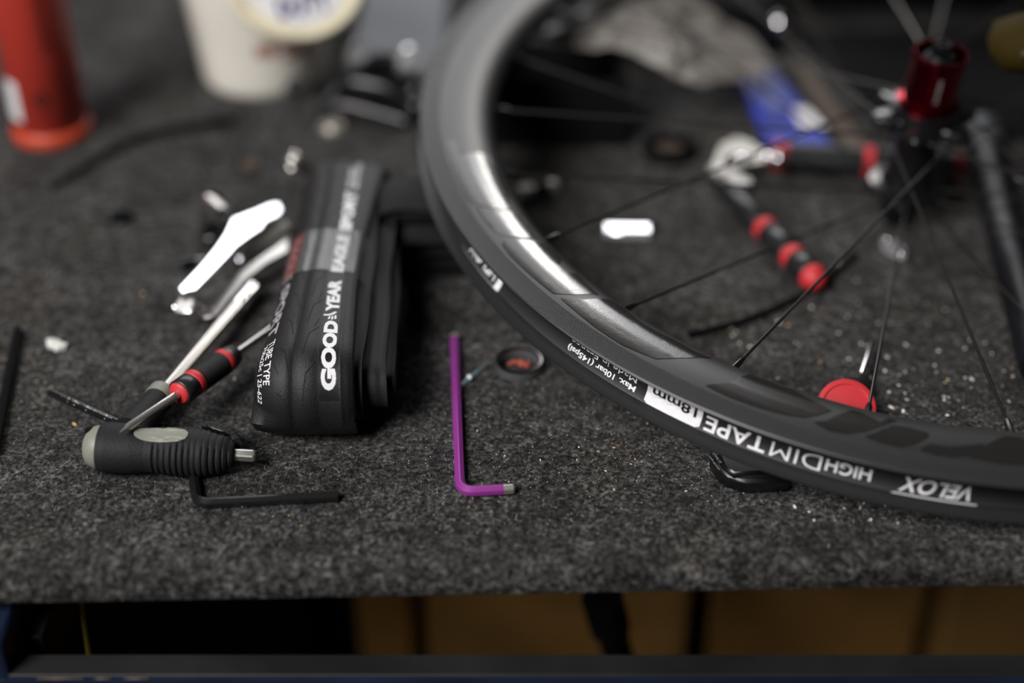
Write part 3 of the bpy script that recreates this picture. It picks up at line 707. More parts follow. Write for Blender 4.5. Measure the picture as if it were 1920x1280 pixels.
G().add(*tube([at(495, 468, .006), at(540, 448, .008)], [.0055, .0060], 16)).build('link_arm', M['satin_silver'], fd)
t = thing('dark_bolt', 'small dark bolt lying left of the chrome derailleur', 'bolt', at(350, 492))
c = at(352, 494, .004); G().add(*tube([c-V(.004, .002, 0), c+V(.005, .002, 0)], .0035, sect=HEX)).build('head', M['black_metal'], t, smooth=25)
G().add(*tube([c+V(.005, .002, 0), c+V(.010, .004, 0)], .0022, 12)).build('thread', M['steel'], t)

# ------------------------------------------------------------------ spray can and tub at the back
cc = at(86, 258); cc = V(cc.x, cc.y, 0); cc = V(-.3405, .962, 0)
can = thing('spray_can', 'orange red spray can with black print and white barcode sticker', 'can', cc)
CR = .0262
body = G().add(*revolve(cc, (0, 0, 1), [(CR-.002, .0085), (CR, .0105), (CR, .190), (CR-.003, .196), (.014, .206), (.0003, .208)], 64)).build('body', M['orange'], can, smooth=45)
G().add(*revolve(cc, (0, 0, 1), [(.0275, 0), (.0288, .0015), (.0288, .0075), (.0278, .0100), (CR-.001, .0112)], 64)).build('base_rim', M['orange_rim'], can, smooth=45, label='brighter orange base rim')
def can_pt(deg, z, off=.00025): a = math.radians(deg); return cc+V(math.cos(a)*(CR+off), math.sin(a)*(CR+off), z)
# -90 deg faces the camera
g = G(); text_map(g, 'SILICON', lambda x, y: can_pt(-58+11*(y-.5), .128-.052*x), .03, 2)
text_map(g, 'A', lambda x, y: can_pt(-57+7*(x-.5), .0785-.004+.007*y), .02, 2)
g.build('side_lettering', M['orange_dark'], body, smooth=0, fix=False, label='black lettering down the can')
g = G(); v = [can_pt(-100+60*i/20, .0635+.0022*k) for i in range(21) for k in range(2)]
g.add(v, [(2*i, 2*i+1, 2*i+3, 2*i+2) for i in range(20)]).build('print_line', mat('dull_red_print', (.30, .022, .015), .5), body, fix=False)
g = G()
for (r0, r1) in ((0, .0022), (.0036, .0062)):
    n = 28; v = []; f = []
    for i in range(n):
        a = 2*math.pi*i/n
        for rr_ in (max(r0, .0001), r1): v.append(can_pt(-79+math.degrees(rr_*math.cos(a)/CR), .0385+rr_*math.sin(a)))
    f = [(2*i, 2*i+1, (2*i+3) % (2*n), (2*i+2) % (2*n)) for i in range(n)]; g.add(v, f)
text_map(g, 'RECYCLE', lambda x, y: can_pt(-86+16*x, .0262+.0028*y), .01, 2)
g.build('round_mark', M['orange_dark'], body, smooth=0, fix=False, label='dark round printed mark')
g = G(); v = [can_pt(-162+44*i/12, .0205+.030*k) for i in range(13) for k in range(2)]
st = g.add(v, [(2*i, 2*i+1, 2*i+3, 2*i+2) for i in range(12)]).build('sticker', M['white_print'], body, fix=False, label='white barcode sticker')
g = G(); rr = random.Random(2)
for i in range(16):
    z = .0245+i*.0014; h = rr.choice([.0004, .0007]); g.add([can_pt(-158, z, .0004), can_pt(-140, z, .0004), can_pt(-124, z, .0004), can_pt(-124, z+h, .0004), can_pt(-140, z+h, .0004), can_pt(-158, z+h, .0004)], [(0, 1, 2, 3, 4, 5)])
g.build('barcode', M['hidden_gap'], st, smooth=0, fix=False)
G().add(*[x for x in revolve(cc+V(0, 0, .2), (0, 0, 1), [(.008, 0), (.008, .012), (.006, .016), (.0003, .016)], 24)]).build('nozzle', M['white_plastic'], can)

tc_ = V(-.1985, 1.070, 0)
tub = thing('plastic_tub', 'off white plastic tub with faded red print and tipped lid, at the back', 'tub', tc_)
tb = G().add(*revolve(tc_, (0, 0, 1), [(.0455, .0), (.0480, .0030), (.0492, .0090), (.0610, .112), (.0622, .112), (.0622, .116), (.0590, .116), (.0480, .010), (.0003, .008)], 64)).build('body', M['white_plastic'], tub, smooth=45)
def tub_pt(deg, z, off=.0004):
    a = math.radians(deg); r_ = .0492+(z-.009)*.1146+off; return tc_+V(math.cos(a)*r_, math.sin(a)*r_, z)
g = G(); text_map(g, 'HAND', lambda x, y: tub_pt(-86+18*x, .0360+.012*y), .04, 2); text_map(g, 'CLEAN', lambda x, y: tub_pt(-64+22*x, .0330+.013*y), .04, 2)
g.build('red_lettering', M['red_print'], tb, smooth=0, fix=False, label='faded red lettering')
lz = V(.30, -.75, .62).normalized(); lo = V(-.1590, 1.012, .1060)
lid = G().add(*revolve(lo, lz, [(.0003, 0), (.0440, 0), (.0450, .0014), (.0470, .0030), (.0505, .0030), (.0520, .0012), (.0520, -.0080), (.0500, -.0080), (.0500, -.002), (.0003, -.002)], 64)).build('lid', M['cream'], tub, smooth=45, label='cream lid tipped over the front of the tub')
lx = V(1, .25, .18); lx = (lx-lz*lx.dot(lz)).normalized(); ly = lz.cross(lx)
g = G(); n = 40; pv = [lo+lz*.0004]+[lo+lz*.0004+lx*(math.cos(2*math.pi*i/n)*.0405)+ly*(math.sin(2*math.pi*i/n)*.0405) for i in range(n)]
pl = g.add(pv, [(0, 1+i, 1+(i+1) % n) for i in range(n)]).build('lid_label', M['white_print'], lid, fix=False, smooth=0)
g = G(); text_map(g, 'HEAVY', lambda x, y: lo+lz*.0009+lx*(-.032+.056*x)+ly*(-.012+.017*y), .04, 2); text_map(g, 'DUTY', lambda x, y: lo+lz*.0009+lx*(-.020+.040*x)+ly*(-.033+.016*y), .04, 2)
g.build('lid_lettering', M['violet_print'], lid, smooth=0, fix=False, label='violet lettering on the lid')

# ------------------------------------------------------------------ things at the back
t = thing('card_sheet', 'blue grey card sheet lying behind the brake caliper', 'sheet', at(720, 60))
q = [at(655, 135), at(830, 150), at(840, -40), at(690, -40)]
G().add(*prism([(p.x, p.y) for p in q], ((0, 0, 0), (1, 0, 0), (0, 1, 0), (0, 0, 1)), .0004, .0018)).build('sheet', M['sheet'], t, smooth=0)
bc = thing('brake_caliper', 'black brake caliper with silver bolts, between the tub and the rim', 'brake', at(670, 190))
G().add(*tube(spline([at(600, 168, .012), at(622, 162, .018), at(655, 160, .024), at(720, 172, .022), at(772, 200, .012), at(780, 222, .006)], 6), .0085, 14, flat=.6)).build('front_arm', M['black_metal'], bc)
G().add(*tube(spline([at(620, 200, .008), at(660, 150, .024), at(710, 118, .034), at(752, 128, .030), at(775, 160, .016), at(765, 190, .006)], 6), .0090, 14, flat=.6)).build('rear_arm', M['black_metal'], bc)
G().add(*tube(spline([at(600, 212, .006), at(640, 202, .012), at(690, 212, .010), at(760, 232, .005)], 6), .0070, 14, flat=.7)).build('lower_arm', M['black_metal'], bc)
G().add(*box(at(735, 165, .012), .032, .022, .022, .2, .003)).build('pad_holder', M['matte_black'], bc)
for (x, y, z, r_, n_) in ((672, 100, .042, .0085, 'barrel_adjuster'), (772, 112, .040, .0100, 'pivot_bolt')):
    p = at(x, y, z); G().add(*revolve(p, (.3, -.7, .7), [(r_, -.010), (r_, .002), (r_*.8, .004), (.0003, .0045)], 20)).build(n_, M['bright_block'], bc, label='silver bolt head')
p = at(556, 168, .010); G().add(*revolve(p, (-.3, -.9, .4), [(.0085, -.003), (.0095, 0), (.0085, .003), (.0055, .003), (.0050, 0), (.0055, -.003)], 24, closed=True, cap=False)).build('cable_anchor', M['black_metal'], bc)
p = at(624, 222, .010)
t = thing('steel_ball', 'dull round steel cap lying in front of the brake caliper', 'cap', at(624, 236))
G().add(*revolve(V(p.x, p.y, 0), (0, 0, 1), [(.0105, 0), (.0108, .003), (.0098, .006), (.0065, .0085), (.0003, .0095)], 28)).build('shell', mat('dull_pewter', (.30, .28, .25), .4, .6), t)
G().add(*revolve(V(p.x, p.y, 0), (0, 0, 1), [(.0128, 0), (.0128, .0022), (.011, .0026)], 28)).build('flange', M['steel'], t)
t = thing('black_strap', 'curved black strap lying between the orange can and the tub', 'strap', at(280, 250))
G().add(*tube(spline([at(95, 352, .003), at(160, 312, .003), at(230, 272, .003), at(300, 248, .003), at(380, 236, .003), at(440, 225, .003)], 8), [.0018+.0022*min(1, i/30) for i in range(41)], 12, flat=.7)).build('strap', M['matte_black'], t)
# star nut
t = thing('star_nut', 'small black toothed nut on bare felt below the strap', 'nut', at(228, 412))
p = at(228, 412, .0)
G().add(*revolve(p, (0, 0, 1), [(.0030, .0004), (.0062, .0004), (.0062, .0042), (.0030, .0050)], 24, closed=True, cap=False, wob=lambda i, k: (1.25 if i % 4 < 2 else .85) if k in (1, 2) else 1)).build('toothed_ring', M['matte_black'], t, smooth=30)
G().add(*revolve(p, (0, 0, 1), [(.0018, .0004), (.0034, .0004), (.0034, .0060), (.0018, .0060)], 16, closed=True, cap=False)).build('sleeve', M['matte_black'], t, smooth=30)
# foam flake
t = thing('foam_flake', 'ragged white flake lying left of the chrome shaft', 'flake', at(104, 648))
for i, (x, y, r_) in enumerate(((99, 645, .0042), (110, 649, .0036), (95, 640, .0028), (117, 646, .0022))):
    G().add(*lump(at(x, y, .0028), r_, i, .35, 1, (1.2, 1, .7))).build('fragment', M['foam'], t, smooth=0)
# silver jockey cage part behind the tyre
t = thing('silver_cage', 'blurred silver cage piece standing behind the folded tyre', 'cage', at(570, 330))
for k in range(2):
    G().add(*tube(spline([at(548, 300, .030+.004*k), at(566, 312, .022), at(578, 326, .016), at(590, 345, .005)], 5), [.0062]*16, 10, flat=.4)).build('plate', M['satin_silver'], t)
G().add(*ball(at(552, 300, .034), .0055)).build('pivot', M['satin_silver'], t)
t = thing('tan_washer', 'small tan washer on the felt behind the derailleur', 'washer', at(470, 312))
G().add(*revolve(at(470, 312), (0, 0, 1), [(.0025, .0005), (.0062, .0005), (.0062, .0022), (.0025, .0022)], 20, closed=True, cap=False)).build('ring', M['tan'], t)

# second black bundle behind the tyre
def bundle(x0, x1, y0, y1, H, name, label):
    t = thing(name, label, 'tyre', ((x0+x1)/2, (y0+y1)/2, 0)); W = x1-x0
    for j in range(4):
        ins = .005*j; h = H-2*ins; w = W-2*ins; v = []; f = []; nu = 64; sec = [(y0+.004*j, -3), (y0+.006+.004*j, 0), ((y0+y1)/2, 1.5), (y1-.006, 0), (y1, -3)]
        per = 2*(w-h)+math.pi*h
        for i in range(nu):
            a, z, na, nz = stadium(per*i/nu, w, h, ins+.001, x0+ins)
            for off in (0, -.002):
                for (yy, d_) in (sec if off == 0 else sec[::-1]):
                    dd = (d_/1000+off)*(1 if nz > -.3 else .2); v.append(V(a+na*dd, yy+.002*math.sin(a*60+j), max(.0008, z+nz*dd)))
        n = 2*len(sec)
        for i in range(nu):
            q = (i+1) % nu
            for k in range(n): f.append((i*n+k, q*n+k, q*n+(k+1) % n, i*n+(k+1) % n))
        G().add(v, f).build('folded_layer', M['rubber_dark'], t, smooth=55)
bundle(-.092, .000, .758, .800, .050, 'folded_tyre', 'plain black folded tyre half hidden behind the lettered tyre and the rim')

# black box, film, blue packet, added dark fillers
t = thing('black_tray', 'black open tray standing behind the rim', 'tray', at(1065, 285))
x0, x1, y0, y1, hh = -.022, .083, .940, 1.080, .052
for (a, b, c, d_) in ((x0, x1, y0, y0+.003), (x0, x1, y1-.003, y1), (x0, x0+.003, y0+.003, y1-.003), (x1-.003, x1, y0+.003, y1-.003)):
    G().add(*box(((a+b)/2, (c+d_)/2, hh/2), b-a, d_-c, hh, 0, .0008)).build('wall', M['matte_black'], t)
G().add(*box(((x0+x1)/2, (y0+y1)/2, .0015), x1-x0-.008, y1-y0-.008, .003, 0, 0)).build('base', M['matte_black'], t)
t = thing('plastic_film', 'crumpled grey plastic film heaped over the black tray', 'film', at(1200, 100))
out = [at(985, 82, .058), at(1070, 30, .066), at(1180, -20, .075), at(1300, -10, .070), at(1400, 60, .045), at(1455, 120, .030), at(1400, 150, .028), at(1310, 166, .040), at(1240, 128, .056), at(1170, 92, .060), at(1080, 90, .058)]
ctr = sum(out, V(0, 0, 0))/len(out)+V(0, 0, .012); rr = random.Random(8); v = [ctr]; f = []
rings = 5; n = len(out)*3
ol = []
for i in range(len(out)):
    for k in range(3): ol.append(out[i].lerp(out[(i+1) % len(out)], k/3))
for rg in range(1, rings+1):
    for p in ol:
        q = ctr.lerp(p, rg/rings); v.append(q+V(rr.uniform(-1, 1)*.004, rr.uniform(-1, 1)*.004, rr.uniform(-1, 1)*.0045*(1 if rg < rings else .3)))
f = [(0, 1+i, 1+(i+1) % n) for i in range(n)]
for rg in range(rings-1):
    for i in range(n): f.append((1+rg*n+i, 1+(rg+1)*n+i, 1+(rg+1)*n+(i+1) % n, 1+rg*n+(i+1) % n))
o = G().add(v, f).build('crumpled_sheet', M['bag'], t, smooth=0, fix=False)
md = o.modifiers.new('thick', 'SOLIDIFY'); md.thickness = .0006
t = thing('blue_packet', 'shiny blue packet with white label lying behind the spokes', 'packet', at(1470, 200))
q = [at(1368, 100, .010), at(1448, 118, .010), at(1578, 288, .008), at(1455, 300, .008)]
v, f = bev([*q, *[V(p.x, p.y, .0005) for p in q]], [(0, 1, 2, 3), (7, 6, 5, 4), (0, 1, 5, 4), (1, 2, 6, 5), (2, 3, 7, 6), (3, 0, 4, 7)], .002)
pk = G().add(v, f).build('wrapper', M['blue'], t)
def onp(px, py): return at(px, py, .0107)
q = [onp(1482, 200), onp(1515, 202), onp(1550, 238), onp(1505, 242)]
G().add(q+[p-V(0, 0, .0012) for p in q], [(0, 1, 2, 3), (0, 1, 5, 4), (1, 2, 6, 5), (2, 3, 7, 6), (3, 0, 4, 7)]).build('label_patch', M['white_gloss'], pk, smooth=0, label='white label on the packet')
q = [onp(1390, 115), onp(1430, 122), onp(1490, 205), onp(1440, 205)]
G().add(q+[p-V(0, 0, .0012) for p in q], [(0, 1, 2, 3), (0, 1, 5, 4), (1, 2, 6, 5), (2, 3, 7, 6), (3, 0, 4, 7)]).build('pale_patch', mat('pale_blue_print', (.12, .15, .38), .55), pk, smooth=0, label='paler blue printed panel')
t = thing('tan_card', 'narrow tan card strip lying beside the blue packet', 'card', at(1560, 220))
q = [at(1480, 120), at(1510, 125), at(1625, 285), at(1590, 290)]
G().add(*prism([(p.x, p.y) for p in q], ((0, 0, 0), (1, 0, 0), (0, 1, 0), (0, 0, 1)), .0006, .004)).build('card', M['tan'], t, smooth=0)
t = thing('added_dark_bag', 'black bag added for the dark behind the hub', 'bag', (.56, 1.30, 0))  # bag added to stand in for the shadowy dark at the upper right
v, f = box((.56, 1.30, .060), .62, .20, .118, -.04, .02); G().add(v, f).build('body', M['matte_black'], t, smooth=60)
G().add(*box((.56, 1.196, .060), .50, .006, .06, -.04, .002)).build('front_pocket', M['matte_black'], t)
G().add(*tube(spline([V(.44, 1.30, .116), V(.48, 1.30, .15), V(.62, 1.29, .15), V(.68, 1.29, .116)], 6), .007, 10)).build('handle', M['matte_black'], t)
t = thing('added_dark_case', 'low black case added for the dark behind the blue packet', 'case', (.21, 1.16, 0))  # case added as a dark filler behind the packet
G().add(*box((.165, 1.175, .018), .13, .12, .036, -.25, .004)).build('body', M['matte_black'], t); G().add(*box((.165, 1.175, .038), .12, .11, .004, -.25, .001)).build('lid', M['matte_black'], t)
t = thing('blue_bottle_cap', 'bright blue cap at the top edge behind the spokes', 'cap', at(1385, 0))
p = at(1385, 8, 0); G().add(*revolve(V(p.x, p.y+.03, .042), (0, 0, 1), [(.016, 0), (.018, .002), (.018, .020), (.016, .023), (.0003, .024)], 28)).build('shell', mat('bright_blue_plastic', (.01, .13, .48), .4), t)
G().add(*revolve(V(p.x, p.y+.03, .040), (0, 0, 1), [(.019, 0), (.0195, .003), (.018, .004)], 28)).build('skirt', M['blue'], t)
t = thing('added_dark_sheet', 'black sheet added to darken the felt behind and to the right of the hub', 'mat', (.42, 1.08, 0))  # black sheet added over the grey felt to make this corner dark
q = [at(1470, 60), at(1600, 175), at(1660, 262), at(2150, 265), at(2150, 60)]
G().add(*prism([(p.x, p.y) for p in q], ((0, 0, 0), (1, 0, 0), (0, 1, 0), (0, 0, 1)), .0004, .003, .0008)).build('mat', M['matte_black'], t, smooth=0)
t = thing('yellow_pouch', 'dim olive yellow pouch at the upper right behind the added black bag', 'pouch', at(1890, 55, .11))
p = at(1900, 40, .150); G().add(*lump(V(p.x+.02, p.y, .136), .035, 4, .10, 2, (1.0, .7, .55))).build('body', M['olive'], t, smooth=60); G().add(*tube([V(p.x, p.y-.025, .140), V(p.x+.04, p.y-.025, .140)], .002, 8)).build('zip', M['tan'], t)
# shiny knob
t = thing('chrome_ball', 'round shiny chrome ball on a black stem behind the spokes', 'ball', at(1462, 50))
p = at(1462, 45, .045); G().add(*ball(p, .0090)).build('head', M['chrome'], t); G().add(*tube([V(p.x, p.y, .0385), V(p.x, p.y, p.z)], [.0065, .0045], 14)).build('stem', M['black_metal'], t)

# roll of tape
t = thing('rubber_ring', 'thick black ring with tan middle lying left of the pliers', 'ring', at(1252, 290))
p = at(1252, 290); G().add(*revolve(p, (0, 0, 1), [(.0125, .001), (.0185, .001), (.0195, .005), (.0185, .009), (.0125, .009)], 36, closed=True, cap=False)).build('outer_ring', M['matte_black'], t)
G().add(*revolve(p, (0, 0, 1), [(.0123, .0015), (.0122, .0040), (.0003, .0040)], 32)).build('core', M['tan'], t)

# ------------------------------------------------------------------ pliers
pl_ = thing('cable_pliers', 'pliers with steel jaws and black red-banded grips, seen through the spokes', 'pliers', at(1390, 310))
def pplate(pix, z0, th, m, name):
    P = [at(x, y, z0) for x, y in pix]; n = len(P); v = P+[p-V(0, 0, th) for p in P]
    f = [tuple(range(n)), tuple(range(n, 2*n))[::-1]]+[(i, (i+1) % n, n+(i+1) % n, n+i) for i in range(n)]
    return G().add(*bev(v, f, .001)).build(name, m, pl_, smooth=35)
pplate([(1338, 300), (1350, 270), (1378, 256), (1408, 262), (1425, 278), (1440, 282), (1440, 300), (1415, 305), (1385, 308), (1372, 300), (1378, 288), (1366, 288), (1358, 300), (1362, 318), (1345, 330), (1332, 318)], .0135, .004, mat('worn_jaw_steel', (.34, .33, .31), .42, .85), 'jaw')
pplate([(1325, 312), (1345, 305), (1372, 312), (1392, 330), (1412, 335), (1405, 348), (1370, 348), (1340, 342)], .0090, .004, mat('worn_jaw_steel', (.30, .29, .28), .42, .85), 'jaw')
G().add(*revolve(at(1392, 300, .012), (0, 0, 1), [(.0062, -.004), (.0062, .002), (.005, .003), (.0003, .0034)], 20)).build('pivot_bolt', M['chrome'], pl_)
def handle(pix, z, R):
    P = [at(x, y, z) for x, y in pix]; return P
def limb(a, b, s0, s1, R, m, name, label=None, dome=False):
    d_ = b-a; P = [a+d_*s0, a+d_*(s0+.004), a+d_*(s1-.004), a+d_*s1]; RR = [R*.93, R, R, R*.93]
    if dome: P = [a+d_*(s0+(s1-s0)*k/6) for k in range(7)]; RR = [R*math.sqrt(max(.003, 1-(k/6)**2)) for k in range(7)]
    return G().add(*tube(P, RR, 20)).build(name, m, pl_, smooth=50, label=label)
ha, hb = at(1352, 345, .0092), at(1534, 530, .0092)
limb(ha, hb, -.03, .06, .0050, M['black_plastic'], 'collar'); limb(ha, hb, .06, .46, .0076, M['black_plastic'], 'grip'); limb(ha, hb, .465, .522, .0083, M['red_rubber'], 'red_band', 'red band')
limb(ha, hb, .522, .74, .0084, M['black_plastic'], 'grip'); limb(ha, hb, .74, .795, .0084, M['red_rubber'], 'red_band', 'red band'); limb(ha, hb, .80, .94, .0087, M['black_plastic'], 'grip'); limb(ha, hb, .94, 1.02, .0088, M['red_rubber'], 'end_cap', 'round red end cap', True)
ha, hb = at(1438, 292, .0125), at(1812, 316, .0122)
limb(ha, hb, -.01, .03, .0045, M['chrome'], 'tang'); limb(ha, hb, .03, .10, .0105, M['red_rubber'], 'red_collar', 'red collar'); limb(ha, hb, .10, .485, .0108, M['black_plastic'], 'grip'); limb(ha, hb, .485, .535, .0116, M['red_rubber'], 'red_band', 'red band')
limb(ha, hb, .535, .94, .0112, M['black_plastic'], 'grip'); limb(ha, hb, .94, 1.0, .0112, M['red_rubber'], 'end_cap', 'red end cap', True)
G().add(*ball(at(1460, 298, .0185), .0055)).build('adjuster', M['chrome'], pl_)

# ------------------------------------------------------------------ smaller things around the wheel
t = thing('bottom_bolt', 'short chrome bolt with black shaft lying inside the rim', 'bolt', at(1010, 370))
b0, b1 = at(972, 362, .0065), at(1045, 350, .0065); d = b1-b0
G().add(*tube([b0, b0+d*.35], .0062, 8)).build('head', M['satin_silver'], t); G().add(*tube([b0+d*.35, b0+d*.78], .0050, 16)).build('barrel', M['black_metal'], t); G().add(*tube([b0+d*.78, b0+d*.95, b1], [.0058, .0060, .0045], 18)).build('end_nut', M['satin_silver'], t)
t = thing('white_block', 'small glossy white plastic block lying inside the rim', 'block', at(1176, 438))
G().add(*box(at(1176, 434, .0042), .0305, .0125, .0060, -.02, .0010)).build('block', M['bright_block'], t); G().add(*box(at(1176, 434, .0009), .029, .011, .0014, -.02, .0003)).build('pad', M['matte_black'], t)
t = thing('chain_link', 'small polished chain link lying below the hub', 'link', at(1674, 466))
a, b = at(1664, 452, .003), at(1688, 478, .003); d = (b-a); n = V(-d.y, d.x, 0).normalized()
ov = [a.lerp(b, .5)+d*.80*math.cos(2*math.pi*i/24)+n*(.0056*math.sin(2*math.pi*i/24)*(1-.25*math.cos(4*math.pi*i/24))) for i in range(24)]
v = [p+V(0, 0, .0012) for p in ov]+[p-V(0, 0, .0012) for p in ov]; f = [tuple(range(24)), tuple(range(24, 48))[::-1]]+[(i, (i+1) % 24, 24+(i+1) % 24, 24+i) for i in range(24)]
G().add(*bev(v, f, .0006)).build('side_plate', M['bright_block'], t); G().add(*ball(b+V(0, 0, .001), .0022)).build('pin', M['chrome'], t); G().add(*ball(a+V(0, 0, .001), .0020)).build('pin', M['chrome'], t)
# stubby screwdriver
t = thing('stubby_screwdriver', 'stubby screwdriver with red disc collar, half hidden behind the near rim', 'screwdriver', at(1600, 730))
tp, c0, c1 = at(1637, 634, .0080), at(1612, 712, .0080), at(1602, 738, .0130); d = (c0-tp).normalized()
G().add(*tube([tp, tp+(c0-tp)*.1, c0+d*.004], [.0012, .0019, .0022], 14)).build('shaft', M['chrome'], t)
G().add(*tube([c0-d*.002, c0+d*.006, c0+d*.009], [.0040, .0068, .0075], 24)).build('bolster', M['black_plastic'], t)
cn = V(-.05, -.62, .78).normalized(); cq = at(1588, 762, .0125)
G().add(*revolve(cq, cn, [(.0120, -.0065), (.0150, -.0050), (.0156, -.0025), (.0154, -.0006), (.0142, 0), (.0128, 0), (.0120, -.0007), (.0060, -.0002), (.0003, 0)], 44)).build('red_cap', M['red_rubber'], t, smooth=30, label='red disc cap facing the camera')
G().add(*tube([c0+d*.006, c0.lerp(cq-cn*.0105, .6), cq-cn*.0105], [.0070, .0060, .0050], 24)).add(*tube([cq-cn*.0125, cq-cn*.0115, cq-cn*.0055], [.0060, .0110, .0130], 24)).build('handle', M['black_plastic'], t)
G().add(*tube([cq-cn*.006+V(.006, 0, -.002), cq-cn*.006+V(.0215, .000, -.005)], [.006, .004], 12)).build('wing', M['black_plastic'], t)
G().add(*tube([cq-cn*.006-V(.006, 0, .002), cq-cn*.004+V(-.0205, .006, -.003)], [.006, .003], 12)).build('wing', M['black_plastic'], t)
# stem face plate under the rim
cl = thing('stem_clamp', 'black stem clamp with small grey lettering, under the near rim', 'clamp', at(1385, 880))
def cz(px, py, z): return at(px, py, z)
prof_ = [(0, .0135), (.004, .0135)]
q = [cz(1331, 850, .0095), cz(1343, 848, .0100), cz(1356, 876, .0100), cz(1376, 892, .0100), cz(1440, 886, .0100), cz(1490, 880, .0090), cz(1480, 900, .0085), cz(1400, 903, .0085), cz(1362, 893, .0085), cz(1345, 876, .0090)]
n = len(q); v = q+[V(p.x, p.y, .0006) for p in q]; f = [tuple(range(n)), tuple(range(n, 2*n))[::-1]]+[(i, (i+1) % n, n+(i+1) % n, n+i) for i in range(n)]
G().add(*bev(v, f, .0010)).build('lip', M['black_metal'], cl)
q = [cz(1344, 846, .0115), cz(1362, 834, .0125), cz(1420, 838, .0125), cz(1470, 866, .0115), cz(1440, 884, .0110), cz(1376, 888, .0110), cz(1357, 874, .0112)]
n = len(q); v = q+[V(p.x, p.y, .0006) for p in q]; f = [tuple(range(n)), tuple(range(n, 2*n))[::-1]]+[(i, (i+1) % n, n+(i+1) % n, n+i) for i in range(n)]
body_c = G().add(*bev(v, f, .0014)).build('body', M['black_metal'], cl)
g = G(); A_, B_ = at(1328, 856, .0099), at(1348, 884, .0097); e = (B_-A_); nrm_ = V(e.y, -e.x, 0).normalized()*-1
up_ = V(-e.y, e.x, 0).normalized()
q0 = at(1335, 853, .0105); q1 = at(1349, 871, .0105); e1 = q1-q0; o1 = V(e1.y, -e1.x, 0).normalized()
text_map(g, 'CLAMP 7.0', lambda x, y: q0+e1*x*1.0+o1*-.0001-o1*.0012*(y-1)*-1+V(0, 0, .0012), .0, 1)
q2 = at(1327, 856, .0100); q3 = at(1347, 883, .0100); e2 = q3-q2; o2 = V(e2.y, -e2.x, 0).normalized()
text_map(g, 'Torque 10-12 Nm', lambda x, y: q2+e2*x-o2*.0012*(1-y)*1+V(0, 0, .0008), .0, 1)
g.build('lettering', mat('fine_grey_print', (.42, .42, .40), .6), body_c, smooth=0, fix=False, label='fine grey torque lettering')
# ring with red crumbs
p = at(973, 693)
t = thing('steel_ring', 'dark steel ring lying on the felt right of the purple key', 'ring', p)
G().add(*revolve(p, (0, 0, 1), [(.0118, .0006), (.0128, .0006), (.0130, .0030), (.0128, .0068), (.0120, .0068)], 48, closed=True, cap=False)).build('band', mat('dull_steel_band', (.30, .30, .31), .35, .8), t, smooth=40)
G().add(*revolve(p, (0, 0, 1), [(.0116, .0060), (.0120, .0074), (.0132, .0072), (.0131, .0062)], 48, closed=True, cap=False)).build('lip', M['black_metal'], t)
rr = random.Random(3)
for i, (dx, dy, r_) in enumerate(((.002, .004, .0024), (.0045, .002, .0018), (-.002, .005, .0020), (.0005, .0065, .0016), (-.0055, .0035, .0014), (.005, .0055, .0012))):
    c = G().add(*lump(p+V(dx, dy, .0016), r_, i+20, .35, 1, (1.2, 1, .7))).build('rust_crumb', M['rust'], None, smooth=0, origin=p+V(dx, dy, 0), label='rust red crumb lying inside the dark steel ring', cat='crumb', group='rust crumbs in the steel ring')
t = thing('plastic_sliver', 'clear bluish plastic sliver lying against the purple key', 'sliver', at(890, 702))
a, b = at(866, 722, .0022), at(910, 684, .0018)
G().add(*tube([a, a.lerp(b, .15), a.lerp(b, .6), b], [.0010, .0022, .0018, .0006], 10, flat=.45)).build('sliver', M['vial'], t); c = a.lerp(b, .32)
G().add(*ball(c+V(0, 0, .0008), .0016)).build('bubble', M['white_gloss'], t)
# dark glossy tube and chrome ring at the right edge
t = thing('carbon_seatpost', 'glossy dark tube lying to the right of the hub', 'tube', at(1880, 520))
a, b = at(1842, 262, .0135), at(1950, 690, .0112); d = (b-a).normalized()
G().add(*tube([a, a.lerp(b, .5), b], [.0135, .0125, .0110], 28)).build('tube', M['carbon_gloss'], t); G().add(*tube([a-d*.014, a+d*.020], [.0142, .0142], 28)).build('head_sleeve', mat('dull_grey_sleeve', (.05, .055, .065), .6), t, label='dull grey sleeve at the far end')
t = thing('chrome_ring', 'chrome ring lying at the right edge beyond the tube', 'ring', at(1902, 352))
p = at(1905, 352); G().add(*revolve(p, (0, 0, 1), [(.0105, .0006), (.0130, .0006), (.0134, .005), (.0128, .0095), (.0108, .0095)], 40, closed=True, cap=False)).build('band', M['chrome'], t); G().add(*revolve(p, (0, 0, 1), [(.0095, .0006), (.0104, .0006), (.0104, .004), (.0095, .004)], 40, closed=True, cap=False)).build('inner_lip', M['steel'], t)

# ------------------------------------------------------------------ crumbs and grit
rr = random.Random(11)
proto = []
for i in range(6):
    v, f = lump((0, 0, 0), 1, 40+i, .35, 1, (1.1, .8, .6)); me = bpy.data.meshes.new('crumb'); me.from_pydata([tuple(p) for p in v], [], f); proto.append(me)
meshes = {}
for k in ('crumb', 'amber'):
    meshes[k] = []
    for me in proto:
        c = me.copy(); c.materials.append(M[k]); meshes[k].append(c)
def crumb(px, py, r_, k='crumb', where='on the felt'):
    p = at(px, py, r_*.5); o = bpy.data.objects.new('crumb', rr.choice(meshes[k])); COL.objects.link(o); o.location = p
    o.scale = (r_*rr.uniform(.8, 1.6), r_*rr.uniform(.7, 1.1), r_*rr.uniform(.6, 1)); o.rotation_euler = (0, 0, rr.uniform(0, 6))
    kind = 'pale' if k == 'crumb' else 'amber brown'; o['label'] = kind+' crumb '+where; o['group'] = kind+' crumbs '+where; o['category'] = 'crumb'
